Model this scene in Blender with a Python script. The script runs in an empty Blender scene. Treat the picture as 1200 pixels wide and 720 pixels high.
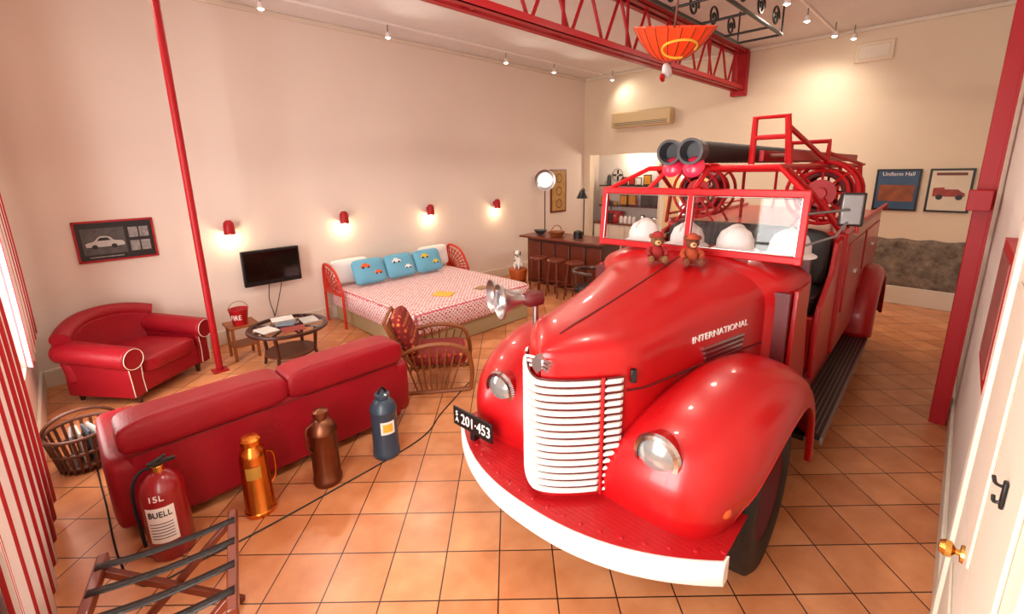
import bpy, math, random
from mathutils import Matrix, Vector, Euler
random.seed(4)
D=bpy.data; COL=bpy.context.scene.collection
PI=math.pi
def lin(c):
    return c/12.92 if c<=.04045 else ((c+.055)/1.055)**2.4
def hexc(h):
    h=h.lstrip('#'); return tuple(lin(int(h[i:i+2],16)/255) for i in (0,2,4))
MATS={}
def mt(name,col,rough=.5,metal=0.,coat=0.,bump=0.,bscale=40.,var=0.,vscale=6.,emit=0.,trans=0.,spec=None):
    if name in MATS: return MATS[name]
    m=D.materials.new(name); m.use_nodes=True; nt=m.node_tree; p=nt.nodes['Principled BSDF']
    c=hexc(col) if isinstance(col,str) else col
    p.inputs['Base Color'].default_value=(*c,1); p.inputs['Roughness'].default_value=rough
    p.inputs['Metallic'].default_value=metal; p.inputs['Coat Weight'].default_value=coat
    p.inputs['Coat Roughness'].default_value=.06
    if spec is not None: p.inputs['Specular IOR Level'].default_value=spec
    if trans: p.inputs['Transmission Weight'].default_value=trans
    if emit:
        p.inputs['Emission Color'].default_value=(*c,1); p.inputs['Emission Strength'].default_value=emit
    tc=nt.nodes.new('ShaderNodeTexCoord')
    nz=nt.nodes.new('ShaderNodeTexNoise'); nz.inputs['Scale'].default_value=vscale; nz.inputs['Detail'].default_value=4
    nt.links.new(tc.outputs['Object'],nz.inputs['Vector'])
    v=var if var else .04
    mx=nt.nodes.new('ShaderNodeMix'); mx.data_type='RGBA'
    mx.inputs['A'].default_value=(*[x*(1-v) for x in c],1); mx.inputs['B'].default_value=(*[min(1,x*(1+v)) for x in c],1)
    nt.links.new(nz.outputs['Fac'],mx.inputs['Factor']); nt.links.new(mx.outputs['Result'],p.inputs['Base Color'])
    if bump:
        n2=nt.nodes.new('ShaderNodeTexNoise'); n2.inputs['Scale'].default_value=bscale
        nt.links.new(tc.outputs['Object'],n2.inputs['Vector'])
        b=nt.nodes.new('ShaderNodeBump'); b.inputs['Strength'].default_value=bump; b.inputs['Distance'].default_value=.01
        nt.links.new(n2.outputs['Fac'],b.inputs['Height']); nt.links.new(b.outputs['Normal'],p.inputs['Normal'])
    MATS[name]=m; return m
def N(m): return m.node_tree, m.node_tree.nodes['Principled BSDF']

class B:
    def __init__(s): s.v=[];s.f=[];s.m=[];s.mats=[]
    def add(s,vs,fs,mat,T=None):
        if mat not in s.mats: s.mats.append(mat)
        k=s.mats.index(mat); o=len(s.v)
        for p in vs:
            p=Vector(p)
            if T is not None: p=T@p
            s.v.append(tuple(p))
        for f in fs: s.f.append(tuple(i+o for i in f)); s.m.append(k)
        return s
    def box(s,c,d,mat,rot=None):
        x,y,z=d[0]/2,d[1]/2,d[2]/2
        vs=[(a*x,b*y,e*z) for a in(-1,1) for b in(-1,1) for e in(-1,1)]
        fs=[(0,1,3,2),(4,6,7,5),(0,4,5,1),(2,3,7,6),(0,2,6,4),(1,5,7,3)]
        T=Matrix.Translation(c)
        if rot is not None: T=T@(rot if isinstance(rot,Matrix) else Euler(rot).to_matrix().to_4x4())
        return s.add(vs,fs,mat,T)
    def box2(s,a,b,mat): return s.box([(a[i]+b[i])/2 for i in range(3)],[abs(b[i]-a[i]) for i in range(3)],mat)
    def lathe(s,prof,mat,c=(0,0,0),rot=None,n=24,ang=2*PI,close=True):
        vs=[];fs=[];full=abs(ang-2*PI)<1e-6; nn=n if full else n+1
        for i in range(nn):
            a=ang*i/n
            for r,z in prof: vs.append((r*math.cos(a),r*math.sin(a),z))
        k=len(prof)
        for i in range(n):
            j=(i+1)%nn
            for q in range(k-1): fs.append((i*k+q,j*k+q,j*k+q+1,i*k+q+1))
        T=Matrix.Translation(c)
        if rot is not None: T=T@(rot if isinstance(rot,Matrix) else Euler(rot).to_matrix().to_4x4())
        return s.add(vs,fs,mat,T)
    def cyl(s,p1,p2,r1,mat,r2=None,n=14):
        r2=r1 if r2 is None else r2
        p1=Vector(p1);p2=Vector(p2);d=p2-p1;L=d.length
        q=d.to_track_quat('Z','Y').to_matrix().to_4x4()
        return s.lathe([(0.0001,0),(r1,0),(r2,L),(0.0001,L)],mat,p1,q,n)
    def tube(s,pts,r,mat,n=8,closed=False):
        P=[Vector(p) for p in pts];k=len(P)
        rs=r if isinstance(r,(list,tuple)) else [r]*k
        up=None;rings=[]
        for i,p in enumerate(P):
            if closed: t=(P[(i+1)%k]-P[i-1])
            else: t=P[min(i+1,k-1)]-P[max(i-1,0)]
            if t.length<1e-9: t=Vector((0,0,1))
            t.normalize()
            if up is None:
                up=Vector((0,0,1)) if abs(t.z)<.9 else Vector((1,0,0))
            up=(up-t*up.dot(t))
            if up.length<1e-6: up=t.orthogonal()
            up.normalize(); w=t.cross(up)
            rings.append([p+(up*math.cos(2*PI*j/n)+w*math.sin(2*PI*j/n))*rs[i] for j in range(n)])
        return s.loft(rings,mat,True,not closed,not closed,wrap=closed)
    def loft(s,rings,mat,closed=True,c0=True,c1=True,wrap=False):
        n=len(rings[0]);vs=[p for r in rings for p in r];fs=[]
        K=len(rings)
        for i in range(K if wrap else K-1):
            i2=(i+1)%K
            for j in range(n if closed else n-1):
                j2=(j+1)%n
                fs.append((i*n+j,i*n+j2,i2*n+j2,i2*n+j))
        if c0: fs.append(tuple(range(n)))
        if c1: fs.append(tuple((K-1)*n+j for j in reversed(range(n))))
        return s.add(vs,fs,mat)
    def sq(s,c,d,mat,e1=1.,e2=1.,rot=None,nu=24,nv=12):
        def pw(x,e): return math.copysign(abs(x)**e,x)
        vs=[];fs=[]
        for i in range(nv+1):
            a=-PI/2+PI*i/nv
            for j in range(nu):
                b=2*PI*j/nu
                vs.append((d[0]*pw(math.cos(a),e1)*pw(math.cos(b),e2),d[1]*pw(math.cos(a),e1)*pw(math.sin(b),e2),d[2]*pw(math.sin(a),e1)))
        for i in range(nv):
            for j in range(nu):
                k=(j+1)%nu
                fs.append((i*nu+j,i*nu+k,(i+1)*nu+k,(i+1)*nu+j))
        T=Matrix.Translation(c)
        if rot is not None: T=T@(rot if isinstance(rot,Matrix) else Euler(rot).to_matrix().to_4x4())
        return s.add(vs,fs,mat,T)
    def grid(s,fn,nu,nv,mat):
        vs=[fn(i/nu,j/nv) for i in range(nu+1) for j in range(nv+1)]
        fs=[(i*(nv+1)+j,(i+1)*(nv+1)+j,(i+1)*(nv+1)+j+1,i*(nv+1)+j+1) for i in range(nu) for j in range(nv)]
        return s.add(vs,fs,mat)
    def poly(s,pts,mat): return s.add(pts,[tuple(range(len(pts)))],mat)
    def ext(s,pts,a,b,mat,ax='y'):
        def P(u,v,t): return (u,t,v) if ax=='y' else ((t,u,v) if ax=='x' else (u,v,t))
        n=len(pts);vs=[P(u,v,a) for u,v in pts]+[P(u,v,b) for u,v in pts]
        fs=[tuple(range(n)),tuple(range(2*n-1,n-1,-1))]+[(i,(i+1)%n,(i+1)%n+n,i+n) for i in range(n)]
        return s.add(vs,fs,mat)
def mk(name,b,bevel=0,seg=2,sharp=38,solid=0,sub=0):
    me=D.meshes.new(name); me.from_pydata(b.v,[],b.f)
    for m in b.mats: me.materials.append(m)
    me.polygons.foreach_set('material_index',b.m)
    me.polygons.foreach_set('use_smooth',[True]*len(b.f))
    me.validate(); me.update()
    import bmesh
    bm=bmesh.new(); bm.from_mesh(me); bmesh.ops.remove_doubles(bm,verts=bm.verts,dist=1e-5); bmesh.ops.recalc_face_normals(bm,faces=bm.faces); bm.to_mesh(me); bm.free()
    try: me.set_sharp_from_angle(angle=math.radians(sharp))
    except Exception: pass
    o=D.objects.new(name,me); COL.objects.link(o)
    if sub:
        q=o.modifiers.new('s','SUBSURF'); q.levels=sub; q.render_levels=sub
    if solid:
        q=o.modifiers.new('so','SOLIDIFY'); q.thickness=solid; q.offset=0
    if bevel:
        q=o.modifiers.new('b','BEVEL'); q.width=bevel; q.segments=seg; q.limit_method='ANGLE'; q.angle_limit=math.radians(40)
    return o
def props(o,label,cat,group=None):
    o["label"]=label;o["category"]=cat
    if group:o["group"]=group
def thing(name,label,cat,loc=(0,0,0),rz=0,group=None,rot=None):
    o=D.objects.new(name,None); COL.objects.link(o); o.location=loc; o.rotation_euler=rot if rot else (0,0,rz); o.empty_display_size=.1
    props(o,label,cat,group); return o
def part(par,name,b,label=None,**k):
    o=mk(name,b,**k); o.parent=par
    if label:o["label"]=label
    return o
def solo(name,label,cat,b,loc=(0,0,0),rz=0,group=None,rot=None,**k):
    o=mk(name,b,**k); o.location=loc; o.rotation_euler=rot if rot else (0,0,rz); props(o,label,cat,group); return o
def struct(name,b,**k):
    o=mk(name,b,**k); o["kind"]="structure"; return o
def dup(o,loc,rz=None,label=None,top=True,par=None,rot=None):
    c=o.copy(); COL.objects.link(c)
    if top:
        c.location=loc
        if rz is not None:c.rotation_euler=(0,0,rz)
        if rot is not None:c.rotation_euler=rot
        if label:c["label"]=label
    else: c.parent=par
    for ch in o.children: dup(ch,None,top=False,par=c)
    return c
def textmesh(s,size,mat,ext=.002,align='CENTER'):
    cu=D.curves.new('t','FONT'); cu.body=s; cu.size=size; cu.extrude=ext; cu.align_x=align; cu.align_y='CENTER'; cu.resolution_u=3
    o=D.objects.new('t',cu); COL.objects.link(o)
    dg=bpy.context.evaluated_depsgraph_get(); dg.update()
    me=D.meshes.new_from_object(o.evaluated_get(dg)); D.objects.remove(o)
    me.materials.clear(); me.materials.append(mat); return me
def text(par,s,size,mat,loc,rot,name='lettering',sx=1,ext=.002,cyl=None,align='CENTER'):
    me=textmesh(s,size,mat,ext,align)
    for v in me.vertices: v.co.x*=sx
    if cyl:
        r,ang,z0=cyl
        for v in me.vertices:
            a=ang+v.co.x/r; rr=r+v.co.z+.002; y=v.co.y
            v.co=Vector((rr*math.cos(a),rr*math.sin(a),z0+y))
    o=D.objects.new(name,me); COL.objects.link(o)
    if not cyl:
        o.location=loc; o.rotation_euler=rot.to_euler() if isinstance(rot,Matrix) else rot
    o.parent=par; return o
FX=Matrix(((0,0,-1),(-1,0,0),(0,1,0)))
def cr(P,per=4):
    out=[];n=len(P)
    for i in range(n-1):
        a=P[max(i-1,0)];b=P[i];c=P[i+1];d=P[min(i+2,n-1)]
        for k in range(per):
            t=k/per
            out.append(tuple(.5*((2*b[q])+(-a[q]+c[q])*t+(2*a[q]-5*b[q]+4*c[q]-d[q])*t*t+(-a[q]+3*b[q]-3*c[q]+d[q])*t**3) for q in range(len(b))))
    out.append(tuple(P[-1])); return out

# ---------- materials
RED=mt('engine_red_paint',(0.42,0.0022,0.0042),.33,coat=.22,var=.08,vscale=3)
REDR=mt('rack_red_paint',(0.46,0.003,0.006),.40,coat=.0,spec=.3)
REDF=mt('red_frame_paint',(0.38,0.005,0.010),.45,coat=.0,spec=.35)
REDD=mt('dark_red_paint',(0.10,0.003,0.004),.5)
LEATH=mt('red_leather',(0.30,0.004,0.012),.45,bump=.3,bscale=60,var=.18,vscale=4,spec=.35)
WHITE=mt('white_enamel','efe9e4',.35)
CHROME=mt('chrome','d8d8da',.12,1)
CHROMS=mt('satin_chrome','c4c4c6',.30,1)
STEEL=mt('dull_steel','8d8d90',.35,1)
BLACK=mt('black_rubber','101011',.6,bump=.2,bscale=80)
BLK=mt('black_metal','0c0c0d',.4)
DLEA=mt('black_leather','16110f',.45,bump=.2,bscale=70)
BRASS=mt('polished_brass',(0.75,0.42,0.10),.25,1)
COPPER=mt('aged_copper',(0.22,0.085,0.045),.38,1,var=.35)
OBRASS=mt('orange_brass',(0.72,0.24,0.04),.26,1,var=.25)
BLUE=mt('blue_grey_paint','2f4152',.4,coat=.2,var=.2)
WOODD=mt('dark_wood','3c150c',.4,coat=.3,var=.35,vscale=12)
WOODM=mt('red_brown_wood','6a2812',.38,coat=.3,var=.35,vscale=10)
RATT=mt('rattan_cane','8a4a1e',.5,var=.3,vscale=20)
RATTD=mt('dark_rattan','5a2c17',.5,var=.3,vscale=20)
REDC=mt('orange_red_cane','c22a12',.45,var=.2,vscale=20)
CREAM=mt('cream_paint','e6dccb',.5)
PAPER=mt('paper','e9e2d8',.7)
ORNG=mt('amber_lens','d0521a',.25,coat=.5)
PINK=mt('pink_red_coupling',(0.75,0.02,0.07),.35,coat=.5)
WHF=mt('white_fabric','e9e4e2',.8,bump=.2,bscale=20)
GREYP=mt('grey_plastic','3d3d40',.4)
BULB=mt('lamp_bulb',(1.0,0.88,0.70),.5,emit=22)
BULB2=mt('wall_lamp_bulb',(1.0,0.80,0.52),.5,emit=10)
LENS=mt('headlamp_glass','a9adac',.15,coat=1,metal=.6)
GLD=mt('gold_print','c9a24a',.4,.6)
YEL=mt('yellow_print','e6b53a',.6)
g=D.materials.new('clear_glass'); g.use_nodes=True; nt=g.node_tree; nt.nodes.clear()
o_=nt.nodes.new('ShaderNodeOutputMaterial'); mx=nt.nodes.new('ShaderNodeMixShader'); tr=nt.nodes.new('ShaderNodeBsdfTransparent'); gl=nt.nodes.new('ShaderNodeBsdfGlossy'); gl.inputs['Roughness'].default_value=.03
tr.inputs[0].default_value=(.97,.97,.97,1); mx.inputs[0].default_value=.05
nt.links.new(tr.outputs[0],mx.inputs[1]); nt.links.new(gl.outputs[0],mx.inputs[2]); nt.links.new(mx.outputs[0],o_.inputs[0]); GLASS=g
def tilemat():
    m=mt('terracotta_tiles','c98a5c',.28); nt,p=N(m)
    geo=nt.nodes.new('ShaderNodeNewGeometry'); mp=nt.nodes.new('ShaderNodeMapping'); mp.vector_type='POINT'
    mp.inputs['Rotation'].default_value=(0,0,PI/4)
    mp.inputs['Location'].default_value=(.106,-.05,0)
    nt.links.new(geo.outputs['Position'],mp.inputs['Vector'])
    br=nt.nodes.new('ShaderNodeTexBrick'); br.offset=0; br.squash=1
    br.inputs['Scale'].default_value=1; br.inputs['Brick Width'].default_value=.325; br.inputs['Row Height'].default_value=.325
    br.inputs['Mortar Size'].default_value=.004; br.inputs['Mortar Smooth'].default_value=.1; br.inputs['Bias'].default_value=0
    br.inputs['Color1'].default_value=(*hexc('e29f6e'),1); br.inputs['Color2'].default_value=(*hexc('ce885a'),1); br.inputs['Mortar'].default_value=(*hexc('42261a'),1)
    nt.links.new(mp.outputs[0],br.inputs['Vector'])
    nz=nt.nodes.new('ShaderNodeTexNoise'); nz.inputs['Scale'].default_value=5; nz.inputs['Detail'].default_value=5
    nt.links.new(geo.outputs['Position'],nz.inputs['Vector'])
    rp=nt.nodes.new('ShaderNodeValToRGB'); rp.color_ramp.elements[0].position=.3; rp.color_ramp.elements[0].color=(.80,.67,.57,1); rp.color_ramp.elements[1].position=.7; rp.color_ramp.elements[1].color=(1,1,1,1)
    nt.links.new(nz.outputs['Fac'],rp.inputs['Fac'])
    mu=nt.nodes.new('ShaderNodeMix'); mu.data_type='RGBA'; mu.blend_type='MULTIPLY'; mu.inputs['Factor'].default_value=1
    nt.links.new(br.outputs['Color'],mu.inputs['A']); nt.links.new(rp.outputs['Color'],mu.inputs['B'])
    nt.links.new(mu.outputs['Result'],p.inputs['Base Color'])
    bp=nt.nodes.new('ShaderNodeBump'); bp.invert=True; bp.inputs['Distance'].default_value=.004; bp.inputs['Strength'].default_value=.6
    nt.links.new(br.outputs['Fac'],bp.inputs['Height']); nt.links.new(bp.outputs['Normal'],p.inputs['Normal'])
    return m
TILE=tilemat()
WALL=mt('cream_plaster','e6d8cc',.85,bump=.12,bscale=14,var=.04,vscale=1.2)
WALLB=mt('back_plaster','e0cfb6',.85,bump=.15,bscale=10,var=.06,vscale=1.5)
CEIL=mt('pressed_ceiling','dcd8d4',.8,bump=.5,bscale=45,var=.05)
TRIM=mt('trim_paint','ddd2c0',.5)
WTILE=mt('kitchen_white','d8d0c8',.4)
WARMW=mt('warm_corridor_paint','e8c98a',.8)
STONE=mt('exposed_stone','857d76',.95,bump=1.,bscale=9,var=.3,vscale=7)
nt_,p_=N(STONE); tc=nt_.nodes.new('ShaderNodeTexCoord');vo=nt_.nodes.new('ShaderNodeTexNoise');vo.inputs['Scale'].default_value=7;vo.inputs['Detail'].default_value=12;vo.inputs['Roughness'].default_value=.7
rp=nt_.nodes.new('ShaderNodeValToRGB');e=rp.color_ramp.elements;e[0].color=(*hexc('4f443b'),1);e[0].position=.32;e[1].color=(*hexc('988a7a'),1);e[1].position=.68
nt_.links.new(tc.outputs['Object'],vo.inputs['Vector']);nt_.links.new(vo.outputs['Fac'],rp.inputs['Fac']);nt_.links.new(rp.outputs['Color'],p_.inputs['Base Color'])
def stripes():
    m=mt('striped_curtain','d81820',.8); nt,p=N(m)
    geo=nt.nodes.new('ShaderNodeNewGeometry'); sp=nt.nodes.new('ShaderNodeSeparateXYZ'); nt.links.new(geo.outputs['Position'],sp.inputs[0])
    b=nt.nodes.new('ShaderNodeMath'); b.operation='MULTIPLY'; b.inputs[1].default_value=12; nt.links.new(sp.outputs['Y'],b.inputs[0])
    c=nt.nodes.new('ShaderNodeMath'); c.operation='FRACT'; nt.links.new(b.outputs[0],c.inputs[0])
    d=nt.nodes.new('ShaderNodeMath'); d.operation='GREATER_THAN'; d.inputs[1].default_value=.5; nt.links.new(c.outputs[0],d.inputs[0])
    mx=nt.nodes.new('ShaderNodeMix'); mx.data_type='RGBA'; mx.inputs['A'].default_value=(*hexc('f0e8e6'),1); mx.inputs['B'].default_value=(*hexc('b8141c'),1)
    nt.links.new(d.outputs[0],mx.inputs['Factor']); nt.links.new(mx.outputs['Result'],p.inputs['Base Color']); return m
STRIPE=stripes()
def quilt(name,c1,c2,c3,sc,t3=.42):
    m=mt(name,c1,.85); nt,p=N(m)
    tc=nt.nodes.new('ShaderNodeTexCoord'); vo=nt.nodes.new('ShaderNodeTexVoronoi'); vo.inputs['Scale'].default_value=sc; vo.inputs['Randomness'].default_value=.15
    nt.links.new(tc.outputs['Object'],vo.inputs['Vector'])
    rp=nt.nodes.new('ShaderNodeValToRGB'); rp.color_ramp.interpolation='CONSTANT'
    e=rp.color_ramp.elements; e[0].position=0; e[0].color=(*hexc(c1),1); e[1].position=.14; e[1].color=(*hexc(c2),1)
    n=e.new(.28); n.color=(*hexc(c1),1); n=e.new(t3); n.color=(*hexc(c3),1)
    nt.links.new(vo.outputs['Distance'],rp.inputs['Fac']); nt.links.new(rp.outputs['Color'],p.inputs['Base Color']); return m
QUILT=quilt('patterned_quilt','ecdedb','b04a58','bc5c66',16,.50)
CUSHP=quilt('patterned_cushion','b02a20','d8924a','7a1a14',16)

# ---------- ROOM
XW,XB,YL,YR,H=-.45,9.65,7.0,-.22,4.43
b=B().box2((XW-.3,YR-.2,-.12),(12.2,YL+.2,0),TILE); struct('floor',b)
b=B().box2((XW-.3,YR-.2,H),(12.2,YL+.2,H+.12),CEIL); struct('ceiling',b)
b=B().box2((XW-.2,YL,0),(12.2,YL+.15,H),WALL); struct('wall_left',b)
b=B().box2((XW-.2,YR-.15,0),(12.2,YR,H),WALL); struct('wall_right',b)
b=B()
def wallX(b,x0,x1,y0,y1,ops,mat):
    ys=sorted(ops); y=y0
    for (a,c,z0,z1) in ys:
        b.box2((x0,y,0),(x1,a,H),mat)
        if z0>0:b.box2((x0,a,0),(x1,c,z0),mat)
        b.box2((x0,a,z1),(x1,c,H),mat); y=c
    b.box2((x0,y,0),(x1,y1,H),mat)
wallX(b,XW-.2,XW,YR-.15,YL+.15,[(.3,1.9,.6,3.3),(2.9,5.9,.6,3.3)],WALL); struct('wall_front',b)
b=B(); wallX(b,XB,XB+.18,YR-.15,YL,[(3.85,4.78,0,2.3),(4.92,6.8,0,2.62)],WALLB); struct('wall_back',b)
b=B().box2((10.35,4.85,0),(10.5,7,H),WTILE); struct('wall_kitchen',b)
b=B().box2((XB+.18,4.80,0),(10.5,4.9,H),WTILE); struct('wall_partition',b)
b=B().box2((11.9,3,0),(12.05,5,H),WARMW).box2((XB+.18,3.3,0),(12,3.4,H),WARMW); struct('wall_corridor',b)
for n,(a,c) in enumerate([(.3,1.9),(2.9,5.9)]):  # the first window, behind the camera, is added to let light in
    b=B(); z0,z1=.6,3.3
    b.box2((XW-.15,a,z0),(XW-.05,a+.07,z1),CREAM).box2((XW-.15,c-.07,z0),(XW-.05,c,z1),CREAM).box2((XW-.15,a,z0),(XW-.05,c,z0+.07),CREAM).box2((XW-.15,a,z1-.07),(XW-.05,c,z1),CREAM)
    k=2 if n==0 else 4
    for i in range(1,k): y=a+(c-a)*i/k; b.box2((XW-.13,y-.02,z0),(XW-.07,y+.02,z1),CREAM)
    b.box2((XW-.13,a,1.95),(XW-.07,c,1.99),CREAM)
    b.box2((XW-.11,a,z0),(XW-.10,c,z1),GLASS)
    struct('window_%d'%(n+1),b)
def base(name,a,c): struct(name,B().box2(a,c,TRIM),bevel=.008)
base('baseboard_left',(XW,YL-.03,0),(XB,YL,.20)); base('baseboard_right',(2.6,YR,0),(XB,YR+.025,.2)); base('baseboard_front',(XW,YR,0),(XW+.03,YL-.03,.22))
base('baseboard_back',(XB-.03,YR+.03,0),(XB,3.75,.3))
struct('trim_1',B().box2((XW,YL-.05,H-.06),(XB,YL,H),TRIM).box2((XB-.05,YR,H-.06),(XB,YL,H),TRIM),bevel=.01)
b=B().box2((XB-.03,3.75,0),(XB,3.85,2.4),CREAM).box2((XB-.03,4.78,0),(XB,4.86,2.4),CREAM).box2((XB-.03,3.75,2.3),(XB,4.86,2.4),CREAM); struct('trim_2',b,bevel=.006)
b=B()
random.seed(2)
def stf(u,v):
    y=YR+.02+u*2.1; z=.30+v*(.79+.012*math.sin(u*37)); 
    e=0 if (u in(0,1) or v in (0,1)) else random.uniform(.004,.022)
    return (XB-.004-e,y,z)
b.grid(stf,40,18,STONE)
struct('trim_3',b)

# ---------- CAMERA
cd=D.cameras.new('camera'); cam=D.objects.new('camera',cd); COL.objects.link(cam)
th=math.radians(12.95); ro=math.radians(1.0)
s2=math.sqrt(.5); F=Vector((s2*math.cos(th),s2*math.cos(th),-math.sin(th))); R=Vector((s2,-s2,0)); U=R.cross(F)
Rr=(R*math.cos(ro)-U*math.sin(ro)); Ur=(U*math.cos(ro)+R*math.sin(ro))
m=Matrix((Rr,Ur,-F)).transposed().to_4x4(); m.translation=Vector((0,0,2.3)); cam.matrix_world=m
cd.lens=526/1200*36; cd.sensor_width=36; cd.shift_y=-40/1200; cd.clip_start=.02; bpy.context.scene.camera=cam

# ---------- LIGHTS
def lamp(kind,loc,e,col=(1,.84,.68),size=.1,rot=None,**k):
    l=D.lights.new('lamp',kind); l.energy=e; l.color=col
    if kind=='AREA': l.shape='RECTANGLE'; l.size=size[0]; l.size_y=size[1]
    else: l.shadow_soft_size=size
    if kind=='SPOT': l.spot_size=k.get('ang',2.4); l.spot_blend=k.get('blend',.6)
    o=D.objects.new('light_source',l); COL.objects.link(o); o.location=loc
    if rot:o.rotation_euler=rot
    return o
lamp('AREA',(XW-.45,4.4,1.95),460,(1,.96,.93),(2.7,3.0),(0,-PI/2,0))
lamp('AREA',(XW-.45,1.1,1.95),245,(1,.96,.92),(2.7,1.6),(0,-PI/2,0))  # fill light through the added window behind the camera
spots=[(2.13,6.31,0),(3.87,6.37,0),(6.32,6.38,0),(7.66,6.34,0),(6.76,1.89,1),(7.75,1.89,1),(8.94,1.78,1),(9.3,6.0,3),(.4,6.3,0),(1.2,1.88,1),(3.0,1.9,1),(4.9,1.9,1),(9.35,1.6,2)]  # spots outside the view are added along the tracks to light the room
base_spot=None
for i,(x,y,l) in enumerate(spots):
    if base_spot is None:
        base_spot=thing('track_spotlight','small white spotlight with lit bulb on ceiling track','spotlight',(x,y,H),0,'ceiling track spotlights')
        part(base_spot,'stem',B().cyl((0,0,-.14),(0,0,0),.008,STEEL,n=8))
        part(base_spot,'lamp_head',B().lathe([(.012,-.12),(.03,-.14),(.045,-.2),(.038,-.2),(.012,-.15)],WHITE,n=16))
        part(base_spot,'bulb',B().sq((0,0,-.195),(.032,.032,.022),BULB,nu=12,nv=8))
    else: dup(base_spot,(x,y,H))
    if l==1: lamp('SPOT',(x,y,H-.25),98,(1,.87,.72),.10,ang=2.9,blend=1,rot=(.25,0,0))
    elif l==0: lamp('SPOT',(x,y,H-.25),95,(1,.87,.72),.10,ang=2.8,blend=1,rot=(-.80,0,0))
    elif l==3: lamp('SPOT',(x,y,H-.25),25,(1,.87,.72),.10,ang=2.5,blend=1,rot=(-.5,-.5,0))
solo('lighting_track','thin white ceiling lighting track','track',B().box2((.2,6.33,H-.03),(9.4,6.36,H-.002),WHITE))
solo('lighting_track.001','thin white ceiling lighting track','track',B().box2((.5,1.87,H-.03),(9.4,1.9,H-.002),WHITE))
lamp('POINT',(11,4.3,2.6),60,(1,.75,.4),.2)
lamp('POINT',(10.1,5.8,2.5),26,(1,.86,.7),.1)
w=D.worlds.new('World'); bpy.context.scene.world=w; w.use_nodes=True; w.node_tree.nodes['Background'].inputs[0].default_value=(1,.97,.95,1); w.node_tree.nodes['Background'].inputs[1].default_value=1.2
try:
    bpy.context.scene.view_settings.view_transform='Standard'
except Exception: pass

# ---------- POLE, COLUMN, TRUSS
t=thing('steel_pole','slim red painted round steel pole from floor to ceiling','pole',(1.05,6.05,0))
part(t,'shaft',B().cyl((0,0,.01),(0,0,H-.01),.037,REDF,n=20)); part(t,'base_plate',B().box((0,0,.008),(.16,.16,.014),REDF))
t=thing('steel_column','red steel lattice column standing against wall','column',(5.35,-.125,0))
b=B().box((0,-.05,2.2),(.20,.02,4.4),REDF).box((-.09,0,2.2),(.015,.11,4.4),REDF).box((.09,0,2.2),(.015,.11,4.4),REDF)
part(t,'upright',b,bevel=.003)
for i in range(14): part(t,'cross_bar',B().box((0,.035,.15+i*.31),(.19,.02,.05),REDF))
part(t,'bracket',B().box((-.16,.03,2.0),(.14,.14,.16),REDF),bevel=.005)
part(t,'bracket',B().box((-.13,.0,4.0),(.12,.05,.05),REDF),bevel=.005)
t=thing('roof_truss','red painted steel lattice beam spanning below the ceiling','beam',(0,3.35,0))
for z in (3.72,4.36):
    for dy in (-.07,.07):
        b=B().box2((-.4,dy-.035,z-.03),(9.64,dy+.035,z-.02),REDF).box2((-.4,dy+(-.035 if dy<0 else .028),z-.03),(9.64,dy+(-.028 if dy<0 else .035),z+.05),REDF)
        part(t,'chord',b)
x=-.3;k=0
while x<9.3:
    z0,z1=(3.72,4.36) if k%2==0 else (4.36,3.72)
    part(t,'lattice_bar',B().cyl((x,0,z0),(x+.33,0,z1),.020,REDF,n=8)); x+=.33;k+=1
for i in range(8): part(t,'post',B().cyl((.3+i*1.3,0,3.7),(.3+i*1.3,0,4.36),.02,REDF,n=8))
part(t,'end_plate',B().box2((9.5,-.13,3.6),(9.64,.13,4.4),REDF))

# ---------- TRUCK
YAW=math.radians(1.5)
TX,TY=1.45,1.36
t=thing('fire_engine','vintage red open cab fire engine with white grille bars','fire engine',(TX,TY,0),YAW)
def bx(y): return .34*(abs(y)/.88)**2.3
ys=[-.87+1.74*i/40 for i in range(41)]
b=B();rings=[]
for y in ys:
    x=bx(y); rings.append([(x-.03,y,.50),(x-.045,y,.53),(x-.045,y,.60),(x-.03,y,.625),(x+.02,y,.625),(x+.02,y,.50)])
b.loft(rings,WHITE)
part(t,'bumper',b,'white painted curved bumper')
APR=mt('red_tread_plate',(0.38,0.003,0.006),.42,coat=.2); nt_,p_=N(APR)
tc=nt_.nodes.new('ShaderNodeTexCoord');vo=nt_.nodes.new('ShaderNodeTexVoronoi');vo.inputs['Scale'].default_value=38;vo.inputs['Randomness'].default_value=0
nt_.links.new(tc.outputs['Object'],vo.inputs['Vector']);bp=nt_.nodes.new('ShaderNodeBump');bp.inputs['Strength'].default_value=.3;bp.inputs['Distance'].default_value=.006;bp.invert=True
nt_.links.new(vo.outputs['Distance'],bp.inputs['Height']);nt_.links.new(bp.outputs['Normal'],p_.inputs['Normal'])
b=B()
def apf(u,v):
    y=-.86+1.72*u; x0=bx(y)-.02; x=x0+(.64-x0)*v; return (x,y,.630+.008*v)
b.grid(apf,36,6,APR)
ap=part(t,'front_apron',b,'red tread plate apron with bolt heads')
for i in range(-9,10):
    y=i*.094; x=bx(y)+.035; part(ap,'bolt',B().lathe([(0.0001,.008),(.009,.008),(.012,0)],REDF,(x,y,.631),n=8))
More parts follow.
